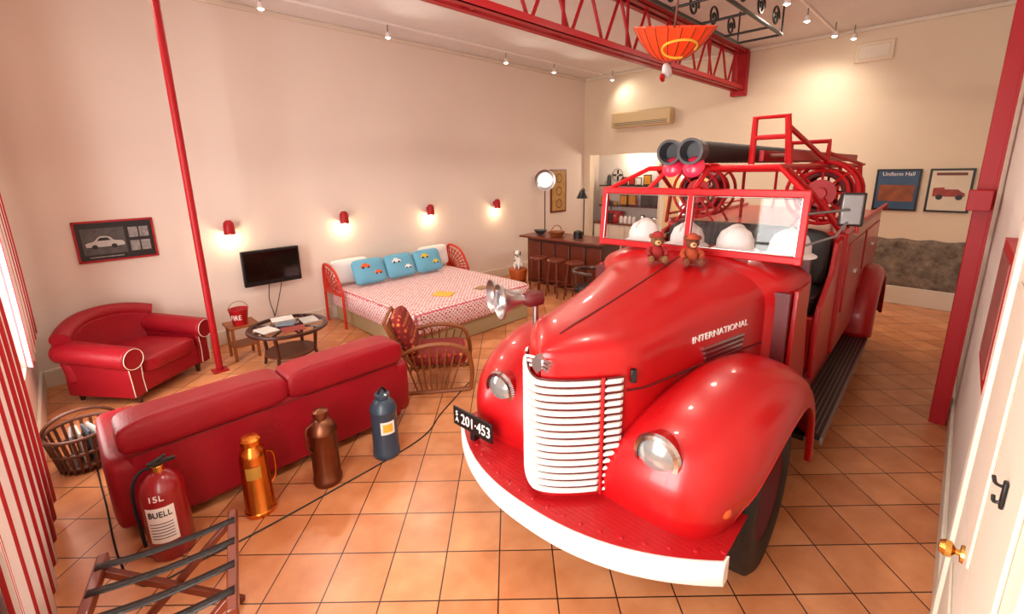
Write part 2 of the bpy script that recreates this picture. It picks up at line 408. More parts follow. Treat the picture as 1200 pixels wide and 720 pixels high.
def fender(sgn,ST,yi_f,yc_f,mat,per=4,drop=.1):
    S=cr(ST,per);b=B()
    rings=[]
    for k,(xc,zc,xl,zl,yo) in enumerate(S):
        u=k/(len(S)-1); yi=yi_f(u);yc=yc_f(u); ring=[]
        for q in range(6):
            s=q/6; ring.append((xc+(xl-xc)*drop*(1-s)**2,(yi+(yc-yi)*s),zc+(zl-zc)*drop*(1-s)**2*1.5))
        for q in range(13):
            a=q/12*PI/2; y=yc+(yo-yc)*math.sin(a)**.85; w_=math.cos(a)**.8 if q<12 else 0
            ring.append((xl+(xc-xl)*w_,y,zl+(zc-zl)*w_))
        ring.append((xl,yo-.03,zl))
        rings.append([(p[0],p[1]*sgn,p[2]) for p in ring])
    b.loft(rings,mat,False,False,False); return b
FST=[(.30,.61,.54,.57,.79),(.27,.74,.54,.63,.81),(.30,.90,.57,.70,.84),(.41,1.04,.62,.78,.88),(.60,1.14,.72,.88,.91),(.85,1.20,.88,.96,.93),(1.12,1.215,1.12,.99,.94),(1.38,1.17,1.36,.95,.94),(1.62,1.06,1.54,.84,.94),(1.82,.88,1.64,.70,.94),(1.97,.66,1.69,.54,.94),(2.10,.42,1.72,.40,.94)]
for sg in (1,-1):
    h=part(t,'front_fender',fender(sg,FST,lambda u:.16+.42*min(1,u*1.4),lambda u:.54+.10*u,RED),solid=.012,sharp=60)
    S=cr(FST,4); part(h,'fender_bead',B().tube([(s[2],sg*(s[4]+.001),s[3]) for s in S],.008,RED,n=6))
HST=[(.098,.004,1.40,.09),(.122,.06,1.43,.10),(.170,.12,1.45,.11),(.240,.19,1.47,.12),(.318,.255,1.485,.13),(.398,.31,1.495,.14),(.51,.352,1.505,.17),(.72,.39,1.53,.20),(1.0,.44,1.565,.24),(1.3,.515,1.605,.27),(1.65,.60,1.66,.30)]
def hring(x,w,top,h,zb=.6,n=2.7):
    zc=top-h;r=[(x,-w,zb),(x,-w,(zb+zc)/2)]
    for q in range(25):
        a=PI-PI*q/24; y=w*math.copysign(abs(math.cos(a))**(2/n),math.cos(a)); z=zc+h*math.sin(a)**(2/n) if q not in(0,24) else zc
        r.append((x,y,z))
    r+=[(x,w,(zb+zc)/2),(x,w,zb)]; return r
b=B(); b.loft([hring(*s) for s in cr(HST,4)],RED,False,False,False)
part(t,'hood',b,sharp=50)
part(t,'hood_hinge',B().tube([(s[0]+.02,0,s[2]+.001) for s in cr(HST[3:],3)],.008,REDD,n=6))
for sg in (1,-1):
    b=B(); b.tube([(x,sg*(w+.002),zz) for x,w,zz in ((.40,.315,1.21),(.51,.356,1.20),(.72,.393,1.19),(1.0,.442,1.18),(1.3,.517,1.175),(1.64,.60,1.17))],.006,REDD,n=6)
    part(t,'hood_seam',b)
def gx(y): return .062+.29*(abs(y)/.31)**1.55
rings=[[(gx(y)+.016,y,.66),(gx(y)+.016,y,1.30)] for y in [-.312+.624*i/30 for i in range(31)]]
part(t,'grille_backing',B().loft(rings,REDD,False,False,False))
b=B(); nb=16
for i in range(nb):
    z=.685+i*(.595/(nb-1)); hw=.245
    for y0,y1,k in ((-hw,hw,24),(-.312,-.265,3),(.265,.312,3)):
        rg=[]
        for j in range(k+1):
            y=y0+(y1-y0)*j/k; x=gx(y); rg.append([(x-.010,y,z-.009),(x-.018,y,z),(x-.010,y,z+.009),(x+.012,y,z+.010),(x+.012,y,z-.010)])
        b.loft(rg,WHITE)
gr=part(t,'grille',b,'white horizontal grille bars')
for sg in (-1,1): part(gr,'divider',B().tube([(gx(.255)-.004,sg*.255,z) for z in (.66,1.0,1.305)],.010,RED,n=8))
ex=.075
em=part(t,'emblem',B().ext([(0,.050),(.030,.014),(.030,-.018),(0,-.050),(-.030,-.018),(-.030,.014)],ex-.004,ex+.05,CHROMS,ax='x'),'chrome winged badge'); em.location=(0,0,1.37)
for sg in (-1,1):
    b=B()
    for k in range(3): b.box((ex+.014,sg*(.054-.005*k),.022-.022*k),(.010,.058-.014*k,.012),CHROMS,(0,0,sg*.25))
    part(em,'wing',b)
part(t,'hood_latch',B().box((.42,-.335,1.29),(.03,.03,.07),BLK,(0,0,.7)),bevel=.005)
RM=Matrix.Rotation(-PI/2,4,'Y')
for sg in (1,-1):
    hz=.955 if sg>0 else .965
    h=part(t,'headlight',B().lathe([(0.0001,-.18),(.05,-.17),(.09,-.10),(.112,0),(.105,.01)],RED,(.345,sg*.52,hz),RM,28),'round headlight with chrome rim')
    part(h,'rim',B().lathe([(.092,.0),(.114,.0),(.120,.012),(.112,.030),(.092,.034)],CHROME,(.345,sg*.52,hz),RM,28))
    part(h,'lens',B().lathe([(0.0001,.050),(.03,.048),(.06,.040),(.094,.022)],LENS,(.345,sg*.52,hz),RM,28))
    part(t,'turn_signal',B().sq((.455,sg*.79,.755),(.045,.045,.045),ORNG,nu=14,nv=10),'round amber turn signal')
for sg in (-1,1):
    b=B()
    for i in range(5): b.box((1.22+.01*i,sg*(.498),1.275-.033*i),(.42-.02*i,.012,.013),CHROMS,(0,0,sg*.235))
    for i in range(5): b.box((1.22+.01*i,sg*(.497),1.26-.033*i),(.42-.02*i,.010,.012),REDD,(0,0,sg*.235))
    part(t,'hood_louver',b)
text(t,"INTERNATIONAL",.056,WHITE,(1.19,-.489,1.345),Euler((PI/2,0,-.235)),sx=1.28,ext=.003)
b=B(); cs=[(1.65,.60,1.66,.30),(1.72,.66,1.675,.26),(1.82,.72,1.685,.22),(2.18,.745,1.69,.2)]
b.loft([hring(*s,zb=.62) if s[0]<1.85 else [(s[0],p[1],max(p[2],1.3)) for p in hring(*s,zb=.62)] for s in cr(cs,1)],RED,False,False,False)
part(t,'cowl',b,sharp=50)
for sg in (-1,1):
    pts=[(1.78,.62),(2.34,.62),(2.30,.85),(2.20,1.15),(2.14,1.35),(2.16,1.5),(1.80,1.5)]
    part(t,'scuttle_panel',B().ext(pts,sg*.72,sg*.748,RED),bevel=.004)
part(t,'dashboard',B().box2((2.13,-.73,1.40),(2.18,.73,1.66),REDD).box2((1.7,-.72,.62),(1.74,.72,1.5),REDD))
wx=1.76
def wpt(y,z): return (wx+.03+.10*(z-1.70),y,z)
b=B()
for (p,q) in ((wpt(-.72,1.69),wpt(-.72,2.12)),(wpt(.72,1.69),wpt(.72,2.12)),(wpt(-.72,2.12),wpt(.72,2.12)),(wpt(-.72,1.70),wpt(.72,1.70)),(wpt(0,1.69),wpt(0,2.12))):
    p=Vector(p);q=Vector(q);c=(p+q)/2;d=q-p
    if abs(d.y)>.5: b.box(c,(.035,d.y+.05,.05),REDR)
    else: b.box(c,(.035,.05,d.z+.04),REDR,(0,.10,0))
ws=part(t,'windshield_frame',b,bevel=.008)
for y0,y1 in ((-.70,-.02),(.02,.70)):
    b=B(); b.poly([wpt(y0,1.72),wpt(y1,1.72),wpt(y1,2.10),wpt(y0,2.10)],GLASS); part(ws,'glass_pane',b)
    pr=[wpt(y0,1.73),wpt(y1,1.73),wpt(y1,2.09),wpt(y0,2.09)]; pr=[(p[0]-.014,p[1],p[2]) for p in pr]
    b=B()
    for q in range(4): b.cyl(pr[q],pr[(q+1)%4],.004,CHROMS,n=6)
    part(ws,'chrome_trim',b)
c=Vector((2.42,.36,1.56)); Q=Euler((0,-.9,0)).to_matrix()
sw=part(t,'steering_wheel',B().tube([c+Q@Vector((.21*math.cos(a),.21*math.sin(a),0)) for a in [2*PI*i/28 for i in range(28)]],.013,BLK,closed=True))
b=B()
for k in range(3): a=k*2*PI/3; b.cyl(c,c+Q@Vector((.2*math.cos(a),.2*math.sin(a),0)),.008,BLK,n=6)
b.cyl(c,(1.95,.36,1.1),.018,BLK); part(sw,'steering_column',b)
part(t,'cab_floor',B().box2((1.7,-.74,.62),(3.2,.74,.68),REDD).box2((1.95,-.86,.40),(3.2,-.74,.44),BLK))
for sg in (-1,1):
    pts=[(2.55,.62),(3.22,.62),(3.22,1.70),(3.02,1.66),(2.92,1.42),(2.72,1.30),(2.56,1.22),(2.50,1.0)]
    part(t,'seat_side_panel',B().ext(pts,sg*.735,sg*.775,RED),bevel=.012)
part(t,'seat_box',B().box2((2.56,-.73,.68),(3.15,.73,1.12),RED),bevel=.012)
part(t,'seat_cushion',B().sq((2.83,0,1.20),(.30,.72,.10),DLEA,.3,.3))
part(t,'seat_back',B().sq((3.10,0,1.50),(.09,.72,.27),DLEA,.35,.3,rot=(0,.12,0)),'black leather seat back')
for i in range(3): part(t,'control_lever',B().cyl((2.2+.08*i,-.62,.68),(2.26+.08*i,-.60,1.15+.05*i),.012,BLK,n=8).sq((2.26+.08*i,-.60,1.17+.05*i),(.025,.025,.03),BLK,nu=10,nv=8))
part(t,'chassis',B().box2((.5,-.42,.42),(5.9,-.32,.6),BLK).box2((.5,.32,.42),(5.9,.42,.6),BLK).box2((.8,-.38,.35),(1.9,.38,.9),BLK).box2((1.0,-.7,.42),(1.2,.7,.5),BLK).box2((5.05,-.7,.42),(5.25,.7,.5),BLK))
for sg in (1,-1):
    b=B().box((3.3,sg*.845,.42),(2.55,.22,.035),BLK).box((3.3,sg*.955,.415),(2.6,.015,.05),STEEL)
    for i in range(6): b.box((3.3,sg*(.77+.03*i),.44),(2.5,.006,.006),STEEL)
    b.box2((2.1,sg*.72,.42),(4.55,sg*.735,.64),RED)
    part(t,'running_board',b)
b=B()
b.box2((3.22,-.80,.62),(4.5,.80,1.72),RED).box2((4.5,-.80,.95),(5.95,.80,1.72),RED).box2((5.72,-.80,.6),(5.95,.80,1.0),RED)
part(t,'body',b,bevel=.02)
for sg in (1,-1):
    for (lx,lz,lw,lh) in ((3.85,1.30,1.0,.62),(5.15,1.40,1.25,.42)):
        h=part(t,'locker_door',B().box((lx,sg*.805,lz),(lw,.02,lh),RED),bevel=.006)
        part(h,'locker_handle',B().box((lx,sg*.825,lz),(.12,.02,.03),CHROMS))
    part(t,'grab_rail',B().tube([(3.3,sg*.84,1.72),(3.3,sg*.84,1.80),(5.9,sg*.84,1.80),(5.9,sg*.84,1.72)],.014,REDR))
    part(t,'body_rail',B().tube([(3.24,sg*.79,1.74),(4.5,sg*.79,1.74),(5.93,sg*.79,1.74)],.022,RED))
RST=[]
for i in range(9):
    a=PI*(1.02-1.04*i/8)
    RST.append((5.15+.66*math.cos(a),.48+.66*math.sin(a),5.15+.54*math.cos(a),.48+.54*math.sin(a),.98))
for sg in (1,-1): part(t,'rear_fender',fender(sg,RST,lambda u:.55,lambda u:.84,RED,drop=.0),solid=.012,sharp=60)
def wheel(x,y,sg):
    RW=Matrix.Rotation(-sg*PI/2,4,'X')
    b=B(); b.lathe([(.27,-.10),(.33,-.115),(.42,-.11),(.455,-.085),(.462,-.03),(.462,.03),(.455,.085),(.42,.11),(.33,.115),(.27,.10)],BLACK,(x,y,.462),RW,36)
    wv=part(t,'wheel',b)
    b=B(); b.lathe([(.0001,.05),(.06,.05),(.07,.02),(.13,.0),(.20,.01),(.24,.06),(.275,.10),(.285,.10),(.275,-.1),(.0001,-.1)],REDD,(x,y,.462),RW,30)
    for k in range(6): a=k*PI/3; p=RW@Vector((.1*math.cos(a),.1*math.sin(a),.0)); q=RW@Vector((.1*math.cos(a),.1*math.sin(a),.03)); b.cyl(Vector((x,y,.462))+p,Vector((x,y,.462))+q,.012,STEEL,n=6)
    part(wv,'hub',b)
for sg in (1,-1): wheel(1.12,sg*.75,sg); wheel(5.15,sg*.78,sg)
for sg in (1,-1):
    cx,cy,cz=3.50,sg*.54,2.05
    b=B()
    for fx in (-.15,.15):
        for rr in (.27,.20): b.tube([(cx+fx,cy+rr*math.cos(a),cz+rr*math.sin(a)) for a in [2*PI*i/32 for i in range(32)]],.016,REDR,closed=True)
        for k in range(8): a=k*PI/4; b.cyl((cx+fx,cy,cz),(cx+fx,cy+.27*math.cos(a),cz+.27*math.sin(a)),.011,REDR,n=6)
    b.cyl((cx-.22,cy,cz),(cx+.22,cy,cz),.05,REDR)
    for fx in (-.2,.2):
        for s in (-1,1): b.cyl((cx+fx,cy,cz),(cx+fx,cy+s*.2,1.72),.014,REDR,n=8)
    h=part(t,'hose_reel',b,'red spoked hose reel')
    b=B(); 
    for k in range(7): b.tube([(cx-.13+.043*k,cy+.17*math.cos(a),cz+.17*math.sin(a)) for a in [2*PI*i/24 for i in range(24)]],.024,REDD,closed=True)
    part(h,'wound_hose',b)
    part(h,'side_disc',B().lathe([(.0001,.0),(.12,.0),(.12,.012),(.0001,.012)],REDR,(cx-.16,cy,cz),Matrix.Rotation(-PI/2,4,'Y'),28))
b=B()
def tb(*p,rr=.018): b.tube(p,rr,REDR,n=8)
tb((1.84,.70,2.13),(1.86,.36,2.29),(1.86,-.54,2.29),(1.84,-.70,2.13)); tb((1.84,.35,2.13),(1.86,.20,2.29)); tb((1.84,.0,2.13),(1.86,-.10,2.29))
tb((1.86,.36,2.29),(6.0,.36,2.29)); tb((1.86,-.54,2.29),(6.0,-.54,2.29)); tb((1.86,-.14,2.29),(6.0,-.14,2.29))
tb((2.0,-.54,2.29),(2.6,-.60,2.10),(3.1,-.76,1.74)); tb((2.0,.36,2.29),(2.6,.5,2.10),(3.1,.76,1.74))
for x in (2.25,3.4,5.6): tb((x,-.54,2.27),(x,.36,2.27))
for x in (4.2,5.6):
    for y in (.36,-.54): tb((x,y,1.72),(x,y,2.29))
x=2.28; tb((x,-.25,2.29),(x,-.25,2.64),(x,-.46,2.64),(x,-.50,2.29),rr=.024); tb((x,-.25,2.50),(x,-.48,2.50)); tb((x,-.48,2.56),(3.5,-.56,2.30))
x=3.45; tb((x,-.25,2.29),(x,-.25,2.50),(x,-.54,2.50),(x,-.54,2.29),rr=.024)
tb((3.45,-.54,2.40),(4.2,-.70,2.30),(4.2,-.76,1.74))
part(t,'ladder_rack',b,'red tubular ladder rack')
b=B(); b.tube([(1.80,-.74,2.0),(1.9,-.88,2.02),(2.0,-.92,2.02)],.008,STEEL); b.tube([(1.80,-.74,1.8),(1.92,-.88,1.86),(2.02,-.92,1.95)],.008,STEEL)
h=part(t,'mirror_arm',b); part(h,'mirror',B().box((2.02,-.93,2.02),(.02,.11,.19),STEEL,(0,0,.25)),'rectangular chrome side mirror',bevel=.008)
part(h,'mirror_back',B().box((2.035,-.93,2.02),(.02,.13,.21),BLK,(0,0,.25)),bevel=.008)
sc=Vector((.56,.42,1.52)); dr=Vector((-.90,.44,.02)).normalized(); q=dr.to_track_quat('Z','Y').to_matrix().to_4x4()
b=B().lathe([(.0001,-.05),(.045,-.04),(.052,.0),(.052,.05),(.035,.08),(.0001,.08)],REDD,sc,q,20).cyl(sc,(.58,.44,1.15),.018,CHROMS)
h=part(t,'siren',b)
for off in (Vector((0,0,0)),Vector((.08,.15,-.01))):
    b=B().lathe([(.028,.05),(.03,.10),(.042,.15),(.062,.19),(.09,.22),(.112,.232),(.114,.240),(.106,.242),(.085,.226),(.058,.196),(.038,.155),(.026,.10),(.0001,.09)],CHROMS,sc+off,q,32)
    part(h,'trumpet_bell',b,'chrome trumpet bell')
b=B().box((.175,.62,.745),(.012,.36,.13),BLK); h=part(t,'number_plate',b,'black number plate with white characters',bevel=.004)
text(h,"201·453",.10,WHITE,(.167,.585,.743),FX,sx=.84)
text(h,"S",.048,WHITE,(.167,.762,.767),FX); text(h,"A",.048,WHITE,(.167,.762,.724),FX)
part(t,'plate_bracket',B().box((.19,.62,.66),(.04,.04,.06),BLK))
# things on truck
TM=Matrix.Translation((TX,TY,0))@Matrix.Rotation(YAW,4,'Z')
def W(x,y,z): return tuple(TM@Vector((x,y,z)))
def hose(y,z,x0,x1,r,lab,pink=True):
    h=thing('suction_hose',lab,'hose',W(0,0,0),YAW,'suction hoses on the truck rack')
    pts=[(x0+(x1-x0)*i/60,y,z) for i in range(61)]
    part(h,'hose_body',B().tube(pts,[r*(1+.04*(i%2)) for i in range(61)],BLACK,n=16))
    part(h,'coupling',B().lathe([(r*.8,-.02),(r*1.1,-.0),(r*1.12,.08),(r*1.22,.10),(r*1.22,.13),(r*.98,.13),(r*.92,.02),(.0001,.02)],GREYP,(x0,y,z),RM,24),'dark metal hose coupling')
    if pink: part(h,'coupling_cap',B().lathe([(.0001,.03),(r*.6,.025),(r*1.0,.0),(r*1.05,-.015),(.0001,-.03)],PINK,(x0-.06,y,z-r*1.35),Matrix.Rotation(-1.15,4,'Y'),24),'pink red hanging cap')
hose(.115,2.40,1.78,5.6,.072,'black suction hose with red coupling on rack'); hose(-.06,2.40,1.72,5.6,.072,'black suction hose with red coupling on rack')
l=thing('ladder','red wooden ladder lying on the truck rack','ladder',W(2.38,-.375,2.33),YAW)
for sy in (-.10,.07): part(l,'rail',B().box2((0,sy,0),(3.5,sy+.035,.08),REDF),bevel=.004)
for i in range(12): part(l,'rung',B().cyl((.15+.29*i,-.08,.04),(.15+.29*i,.08,.04),.015,WOODM,n=8))
hm=None
for (x,y) in ((2.02,-.62),(2.01,-.27),(2.02,.09),(2.01,.45)):
    P_=W(x,y,1.70)
    if hm is None:
        hm=thing('helmet','white firefighter helmet with brim','helmet',P_,0,'white helmets behind the windshield')
        b=B().lathe([(.0001,.17),(.05,.165),(.10,.13),(.125,.07),(.128,.02),(.165,.0),(.163,-.008),(.12,.008)],WHF,n=24); part(hm,'shell',b)
        part(hm,'crest',B().sq((0,0,.12),(.12,.012,.07),WHITE,nu=16,nv=8))
    else: dup(hm,P_,rz=random.uniform(-1,1))
def plush(x,y,z,rz,fur,cloth,lab):
    o=thing('plush_toy',lab,'toy',W(x,y,z),rz,'plush toys on the hood')
    f=mt('fur_'+fur,fur,.95,bump=.8,bscale=60,var=.2,vscale=30); c=mt('cloth_'+cloth,cloth,.8)
    part(o,'torso',B().sq((0,0,.06),(.045,.05,.06),c,nu=16,nv=10))
    b=B().sq((-.01,0,.15),(.042,.046,.042),f,nu=16,nv=10).sq((-.05,0,.138),(.02,.022,.018),mt('muzzle','c99a6c',.9),nu=12,nv=8).sq((0,.042,.18),(.012,.018,.018),f,nu=10,nv=8).sq((0,-.042,.18),(.012,.018,.018),f,nu=10,nv=8)
    for s in (-1,1): b.sq((-.045,s*.017,.162),(.006,.006,.006),BLK,nu=8,nv=6)
    b.sq((-.07,0,.143),(.006,.008,.006),BLK,nu=8,nv=6); part(o,'head',b)
    for s in (-1,1):
        part(o,'arm',B().tube([(0,s*.045,.095),(-.03,s*.065,.07),(-.06,s*.055,.05)],[.018,.018,.015],c))
        part(o,'leg',B().tube([(0,s*.03,.025),(-.05,s*.04,.022),(-.10,s*.045,.022)],[.024,.022,.02],f).sq((-.105,s*.047,.03),(.015,.022,.028),f,nu=10,nv=8))
    part(o,'hat',B().lathe([(.0001,.215),(.03,.205),(.042,.18),(.055,.175)],c,n=16))
plush(1.50,.09,1.648,.6,'7a4e2c','8c1616','small brown plush bear in red outfit'); plush(1.54,-.14,1.650,.6,'6a3420','9a3a1a','small brown plush monkey in red hat')

# ---------- SOFA
s=thing('sofa','red leather two seat sofa seen from behind','sofa',(1.0,3.88,0))
part(s,'base',B().box2((-.98,-.40,.08),(.98,.42,.34),LEATH),bevel=.05,seg=4)
part(s,'backrest',B().ext([(-.43,.06),(-.18,.06),(-.14,.62),(-.32,.70),(-.44,.62)],-.96,.96,LEATH,ax='x'),bevel=.035,seg=3)
for sx in (-1,1):
    part(s,'back_cushion',B().sq((sx*.495,-.31,.71),(.50,.16,.125),LEATH,.5,.14,nu=48,nv=16))
    part(s,'seat_cushion',B().sq((sx*.42,.08,.40),(.43,.42,.10),LEATH,.4,.25,nu=40))
    part(s,'armrest',B().sq((sx*.95,.02,.34),(.13,.46,.27),LEATH,.3,.35,nu=32,nv=16))
    for yy in (-.34,.36): part(s,'foot',B().cyl((sx*.88,yy,0),(sx*.88,yy,.12),.03,BLK,r2=.04))
part(s,'seam',B().tube([(-.95,-.448,.60),(0,-.448,.60),(.95,-.448,.60)],.004,REDD,n=6))
# ---------- ARMCHAIR
a=thing('armchair','red leather scroll arm armchair with cream piping','armchair',(.36,6.28,0),math.radians(38))
part(a,'seat_base',B().box2((-.42,-.40,.10),(.42,.40,.34),LEATH),bevel=.04,seg=3)
part(a,'seat_cushion',B().sq((0,-.08,.38),(.34,.38,.10),LEATH,.4,.3,nu=36))
def bk(u,v):
    x=-.50+1.0*u; z=.25+.56*v-.10*(abs(u-.5)*2)**2.5*v; y=.36+.10*math.sin(PI*v/2)-.18*(abs(u-.5)*2)**2*1.0; return (x,y,z)
part(a,'backrest',B().grid(bk,20,10,LEATH),solid=.16,bevel=.05,seg=3)
part(a,'back_roll',B().tube([bk(i/16,1.0) for i in range(17)],.085,LEATH,n=12))
for sx in (-1,1):
    b=B(); b.box2((sx*.36,-.42,.10),(sx*.50,.34,.52),LEATH)
    b.cyl((sx*.46,-.45,.52),(sx*.46,.36,.58),.12,LEATH,n=24)
    h=part(a,'armrest',b,bevel=.02)
    b=B(); cc=(sx*.46,-.455,.52)
    b.tube([(cc[0]+.105*math.cos(q),-.458,cc[2]+.105*math.sin(q)) for q in [2*PI*i/24 for i in range(24)]],.004,CREAM,closed=True,n=6)
    part(h,'piping',b,'cream piping')
    part(h,'piping',B().tube([(cc[0]+sx*.05,-.43,.42),(cc[0]+sx*.04,-.43,.28),(cc[0]+sx*.035,-.43,.12)],.004,CREAM,n=6),'cream piping')
    part(h,'piping',B().tube([(cc[0]-sx*.09,-.43,.44),(cc[0]-sx*.08,-.43,.28),(cc[0]-sx*.09,-.43,.12)],.004,CREAM,n=6),'cream piping')
    for yy in (-.34,.34): part(a,'leg',B().cyl((sx*.38,yy,0),(sx*.38,yy,.12),.02,WOODD,r2=.035))
# ---------- EXTINGUISHERS
def lathing(o,name,prof,mat,n=28,label=None): return part(o,name,B().lathe(prof,mat,n=n),label)
e=thing('fire_extinguisher','red cylinder extinguisher with white label and black valve','fire extinguisher',(.16,3.22,0),0)
lathing(e,'cylinder',[(.0001,.0),(.105,.0),(.115,.015),(.115,.44),(.10,.50),(.06,.545),(.03,.56),(.0001,.56)],mt('extinguisher_red',(0.26,0.004,0.008),.3,coat=.4))
def lb(u,v): aa=math.radians(-150+75*u); return (.1165*math.cos(aa),.1165*math.sin(aa),.14+.24*v)
st_=part(e,'label_sticker',B().grid(lb,12,1,PAPER))
text(e,"15L",.055,WHITE,None,None,cyl=(.114,math.radians(-115),.44)); text(st_,"BUELL",.055,BLK,None,None,cyl=(.117,math.radians(-112),.335),sx=.8)
b=B()
for i in range(6): b.grid(lambda u,v:(.1172*math.cos(math.radians(-143+60*u)),.1172*math.sin(math.radians(-143+60*u)),.17+.02*i+.006*v),8,1,GREYP)
part(st_,'print_line',b)
part(e,'valve',B().cyl((0,0,.55),(0,0,.60),.03,BRASS).box((.03,0,.61),(.12,.025,.02),BLK).box((.0,0,.63),(.10,.025,.015),BLK,(0,-.3,0)),bevel=.003)
part(e,'hose',B().tube(cr([(.02,.02,.57),(-.08,.06,.56),(-.135,.05,.45),(-.135,.04,.2),(-.13,.03,.08)],5),.010,BLACK))
e=thing('fire_extinguisher.001','tall orange brass conical extinguisher','fire extinguisher',(.65,3.18,0))
lathing(e,'cylinder',[(.0001,0),(.095,0),(.10,.01),(.10,.03),(.092,.04),(.085,.44),(.075,.48),(.055,.50),(.05,.52),(.065,.525),(.065,.56),(.05,.575),(.0001,.58)],OBRASS)
part(e,'label_plate',B().grid(lambda u,v:(.0905*math.cos(math.radians(-140+60*u)),.0905*math.sin(math.radians(-140+60*u)),.30+.09*v),8,1,GLD))
part(e,'handle',B().tube(cr([(.085,.02,.42),(.13,.03,.38),(.13,.03,.22),(.09,.02,.16)],5),.009,OBRASS))
e=thing('fire_extinguisher.002','aged copper extinguisher with domed top','fire extinguisher',(1.11,3.14,0))
lathing(e,'cylinder',[(.0001,0),(.10,0),(.105,.01),(.105,.05),(.098,.06),(.098,.42),(.105,.43),(.10,.46),(.07,.51),(.04,.53),(.04,.55),(.055,.555),(.055,.59),(.03,.60),(.0001,.61)],COPPER)
part(e,'handle',B().tube(cr([(-.05,-.02,.52),(-.12,-.03,.50),(-.13,-.03,.38),(-.10,-.02,.3)],5),.009,COPPER))
e=thing('fire_extinguisher.003','blue grey painted extinguisher with yellow label','fire extinguisher',(1.60,3.12,0))
lathing(e,'cylinder',[(.0001,0),(.105,0),(.11,.01),(.11,.05),(.105,.06),(.105,.40),(.11,.41),(.10,.45),(.065,.50),(.05,.51),(.06,.515),(.06,.55),(.0001,.56)],BLUE)
part(e,'label_sticker',B().grid(lambda u,v:(.107*math.cos(math.radians(-135+62*u)),.107*math.sin(math.radians(-135+62*u)),.23+.11*v),8,1,WHITE).grid(lambda u,v:(.108*math.cos(math.radians(-125+42*u)),.108*math.sin(math.radians(-125+42*u)),.25+.07*v),8,1,YEL))
part(e,'handle',B().tube(cr([(-.05,0,.52),(0,0,.60),(.05,0,.52)],6),.009,BLK))
# ---------- LUGGAGE RACK
l=thing('luggage_rack','folding dark wood luggage rack with black straps','luggage rack',(.05,2.33,0),math.radians(-14))
for sx in (-1,1): part(l,'top_rail',B().box((sx*.27,0,.485),(.045,.68,.055),WOODM),bevel=.008)
for sy in (-.26,.26):
    for sx in (-1,1):
        part(l,'leg',B().box((0,sy+sx*.020,.245),(.035,.035,.70),WOODM,(0,sx*.82,0)),bevel=.005)
for sx in (-.2,.2): part(l,'stretcher',B().cyl((sx,-.25,.08),(sx,.25,.08),.014,WOODM))
for i in range(4): part(l,'strap',B().grid(lambda u,v:(-.28+.56*u,-.26+.16*i+.045*v,.515-.02*math.sin(PI*u)),8,1,DLEA),solid=.004)
# ---------- MAGAZINE RACK
MX=-.165
m_=thing('magazine_rack','round rattan basket magazine rack','basket',(MX,4.80,0),0)
b=B()
for z,r_ in ((.05,.17),(.18,.20),(.32,.23)): b.tube([(r_*math.cos(q),r_*math.sin(q),z) for q in [2*PI*i/24 for i in range(24)]],.014,RATTD,closed=True)
for k in range(24): q=2*PI*k/24; b.tube([(.17*math.cos(q),.17*math.sin(q),.01),(.20*math.cos(q),.20*math.sin(q),.18),(.23*math.cos(q),.23*math.sin(q),.33)],.011,RATTD,n=6)
b.lathe([(.0001,.05),(.165,.05),(.165,.04),(.0001,.04)],RATTD)
part(m_,'basket_frame',b)
part(m_,'handle',B().tube([(.23*math.cos(q),0,.32+.16*math.sin(q)) for q in [PI*i/14 for i in range(15)]],.014,RATTD))
for i in range(4): solo('magazine','glossy magazine standing in rattan basket','magazine',B().box((0,0,.13),(.015,.21,.26),mt('mag%d'%i,['8a8a8c','b5a79a','555a66','d8d0c4'][i],.4)),(MX-.07+.045*i,4.80,.055),.1*i,'magazines in the basket')
# ---------- COFFEE TABLE
c=thing('coffee_table','round glass topped table with dark wooden legs','table',(1.74,5.62,0))
b=B().lathe([(.40,.47),(.45,.47),(.455,.485),(.45,.50),(.40,.50),(.40,.47)],WOODD,n=40); 
for k in range(8): q=k*PI/4; b.cyl((.05*math.cos(q),.05*math.sin(q),.485),(.41*math.cos(q),.41*math.sin(q),.485),.014,WOODD,n=8)
b.cyl((0,0,.46),(0,0,.498),.06,WOODD); part(c,'top_frame',b)
part(c,'glass_top',B().cyl((0,0,.502),(0,0,.512),.43,GLASS,n=40))
for k in range(4): q=PI/4+k*PI/2; part(c,'leg',B().tube([(.33*math.cos(q),.33*math.sin(q),.48),(.30*math.cos(q),.30*math.sin(q),.2),(.34*math.cos(q),.34*math.sin(q),0)],[.024,.02,.018],WOODD))
part(c,'lower_shelf',B().lathe([(.0001,.17),(.29,.17),(.29,.19),(.0001,.19)],RATTD,n=32))
for i,(x,y,rz,w_,h_) in enumerate(((-.26,-.06,.2,.18,.25),(-.02,-.24,1.3,.18,.25),(.24,-.03,-.1,.18,.25),(-.01,.02,1.0,.17,.20),(.02,.25,1.4,.18,.25))):
    solo('magazine','glossy magazine lying on round glass table','magazine',B().box((0,0,.006),(w_,h_,.012),mt('tm%d'%i,['cfc7c0','8c3a34','b9b4ae','6f7c88','e3ddd6'][i],.35,var=.3,vscale=20)),(1.74+x,5.62+y,.5125),rz,'magazines on the coffee table',bevel=.002)
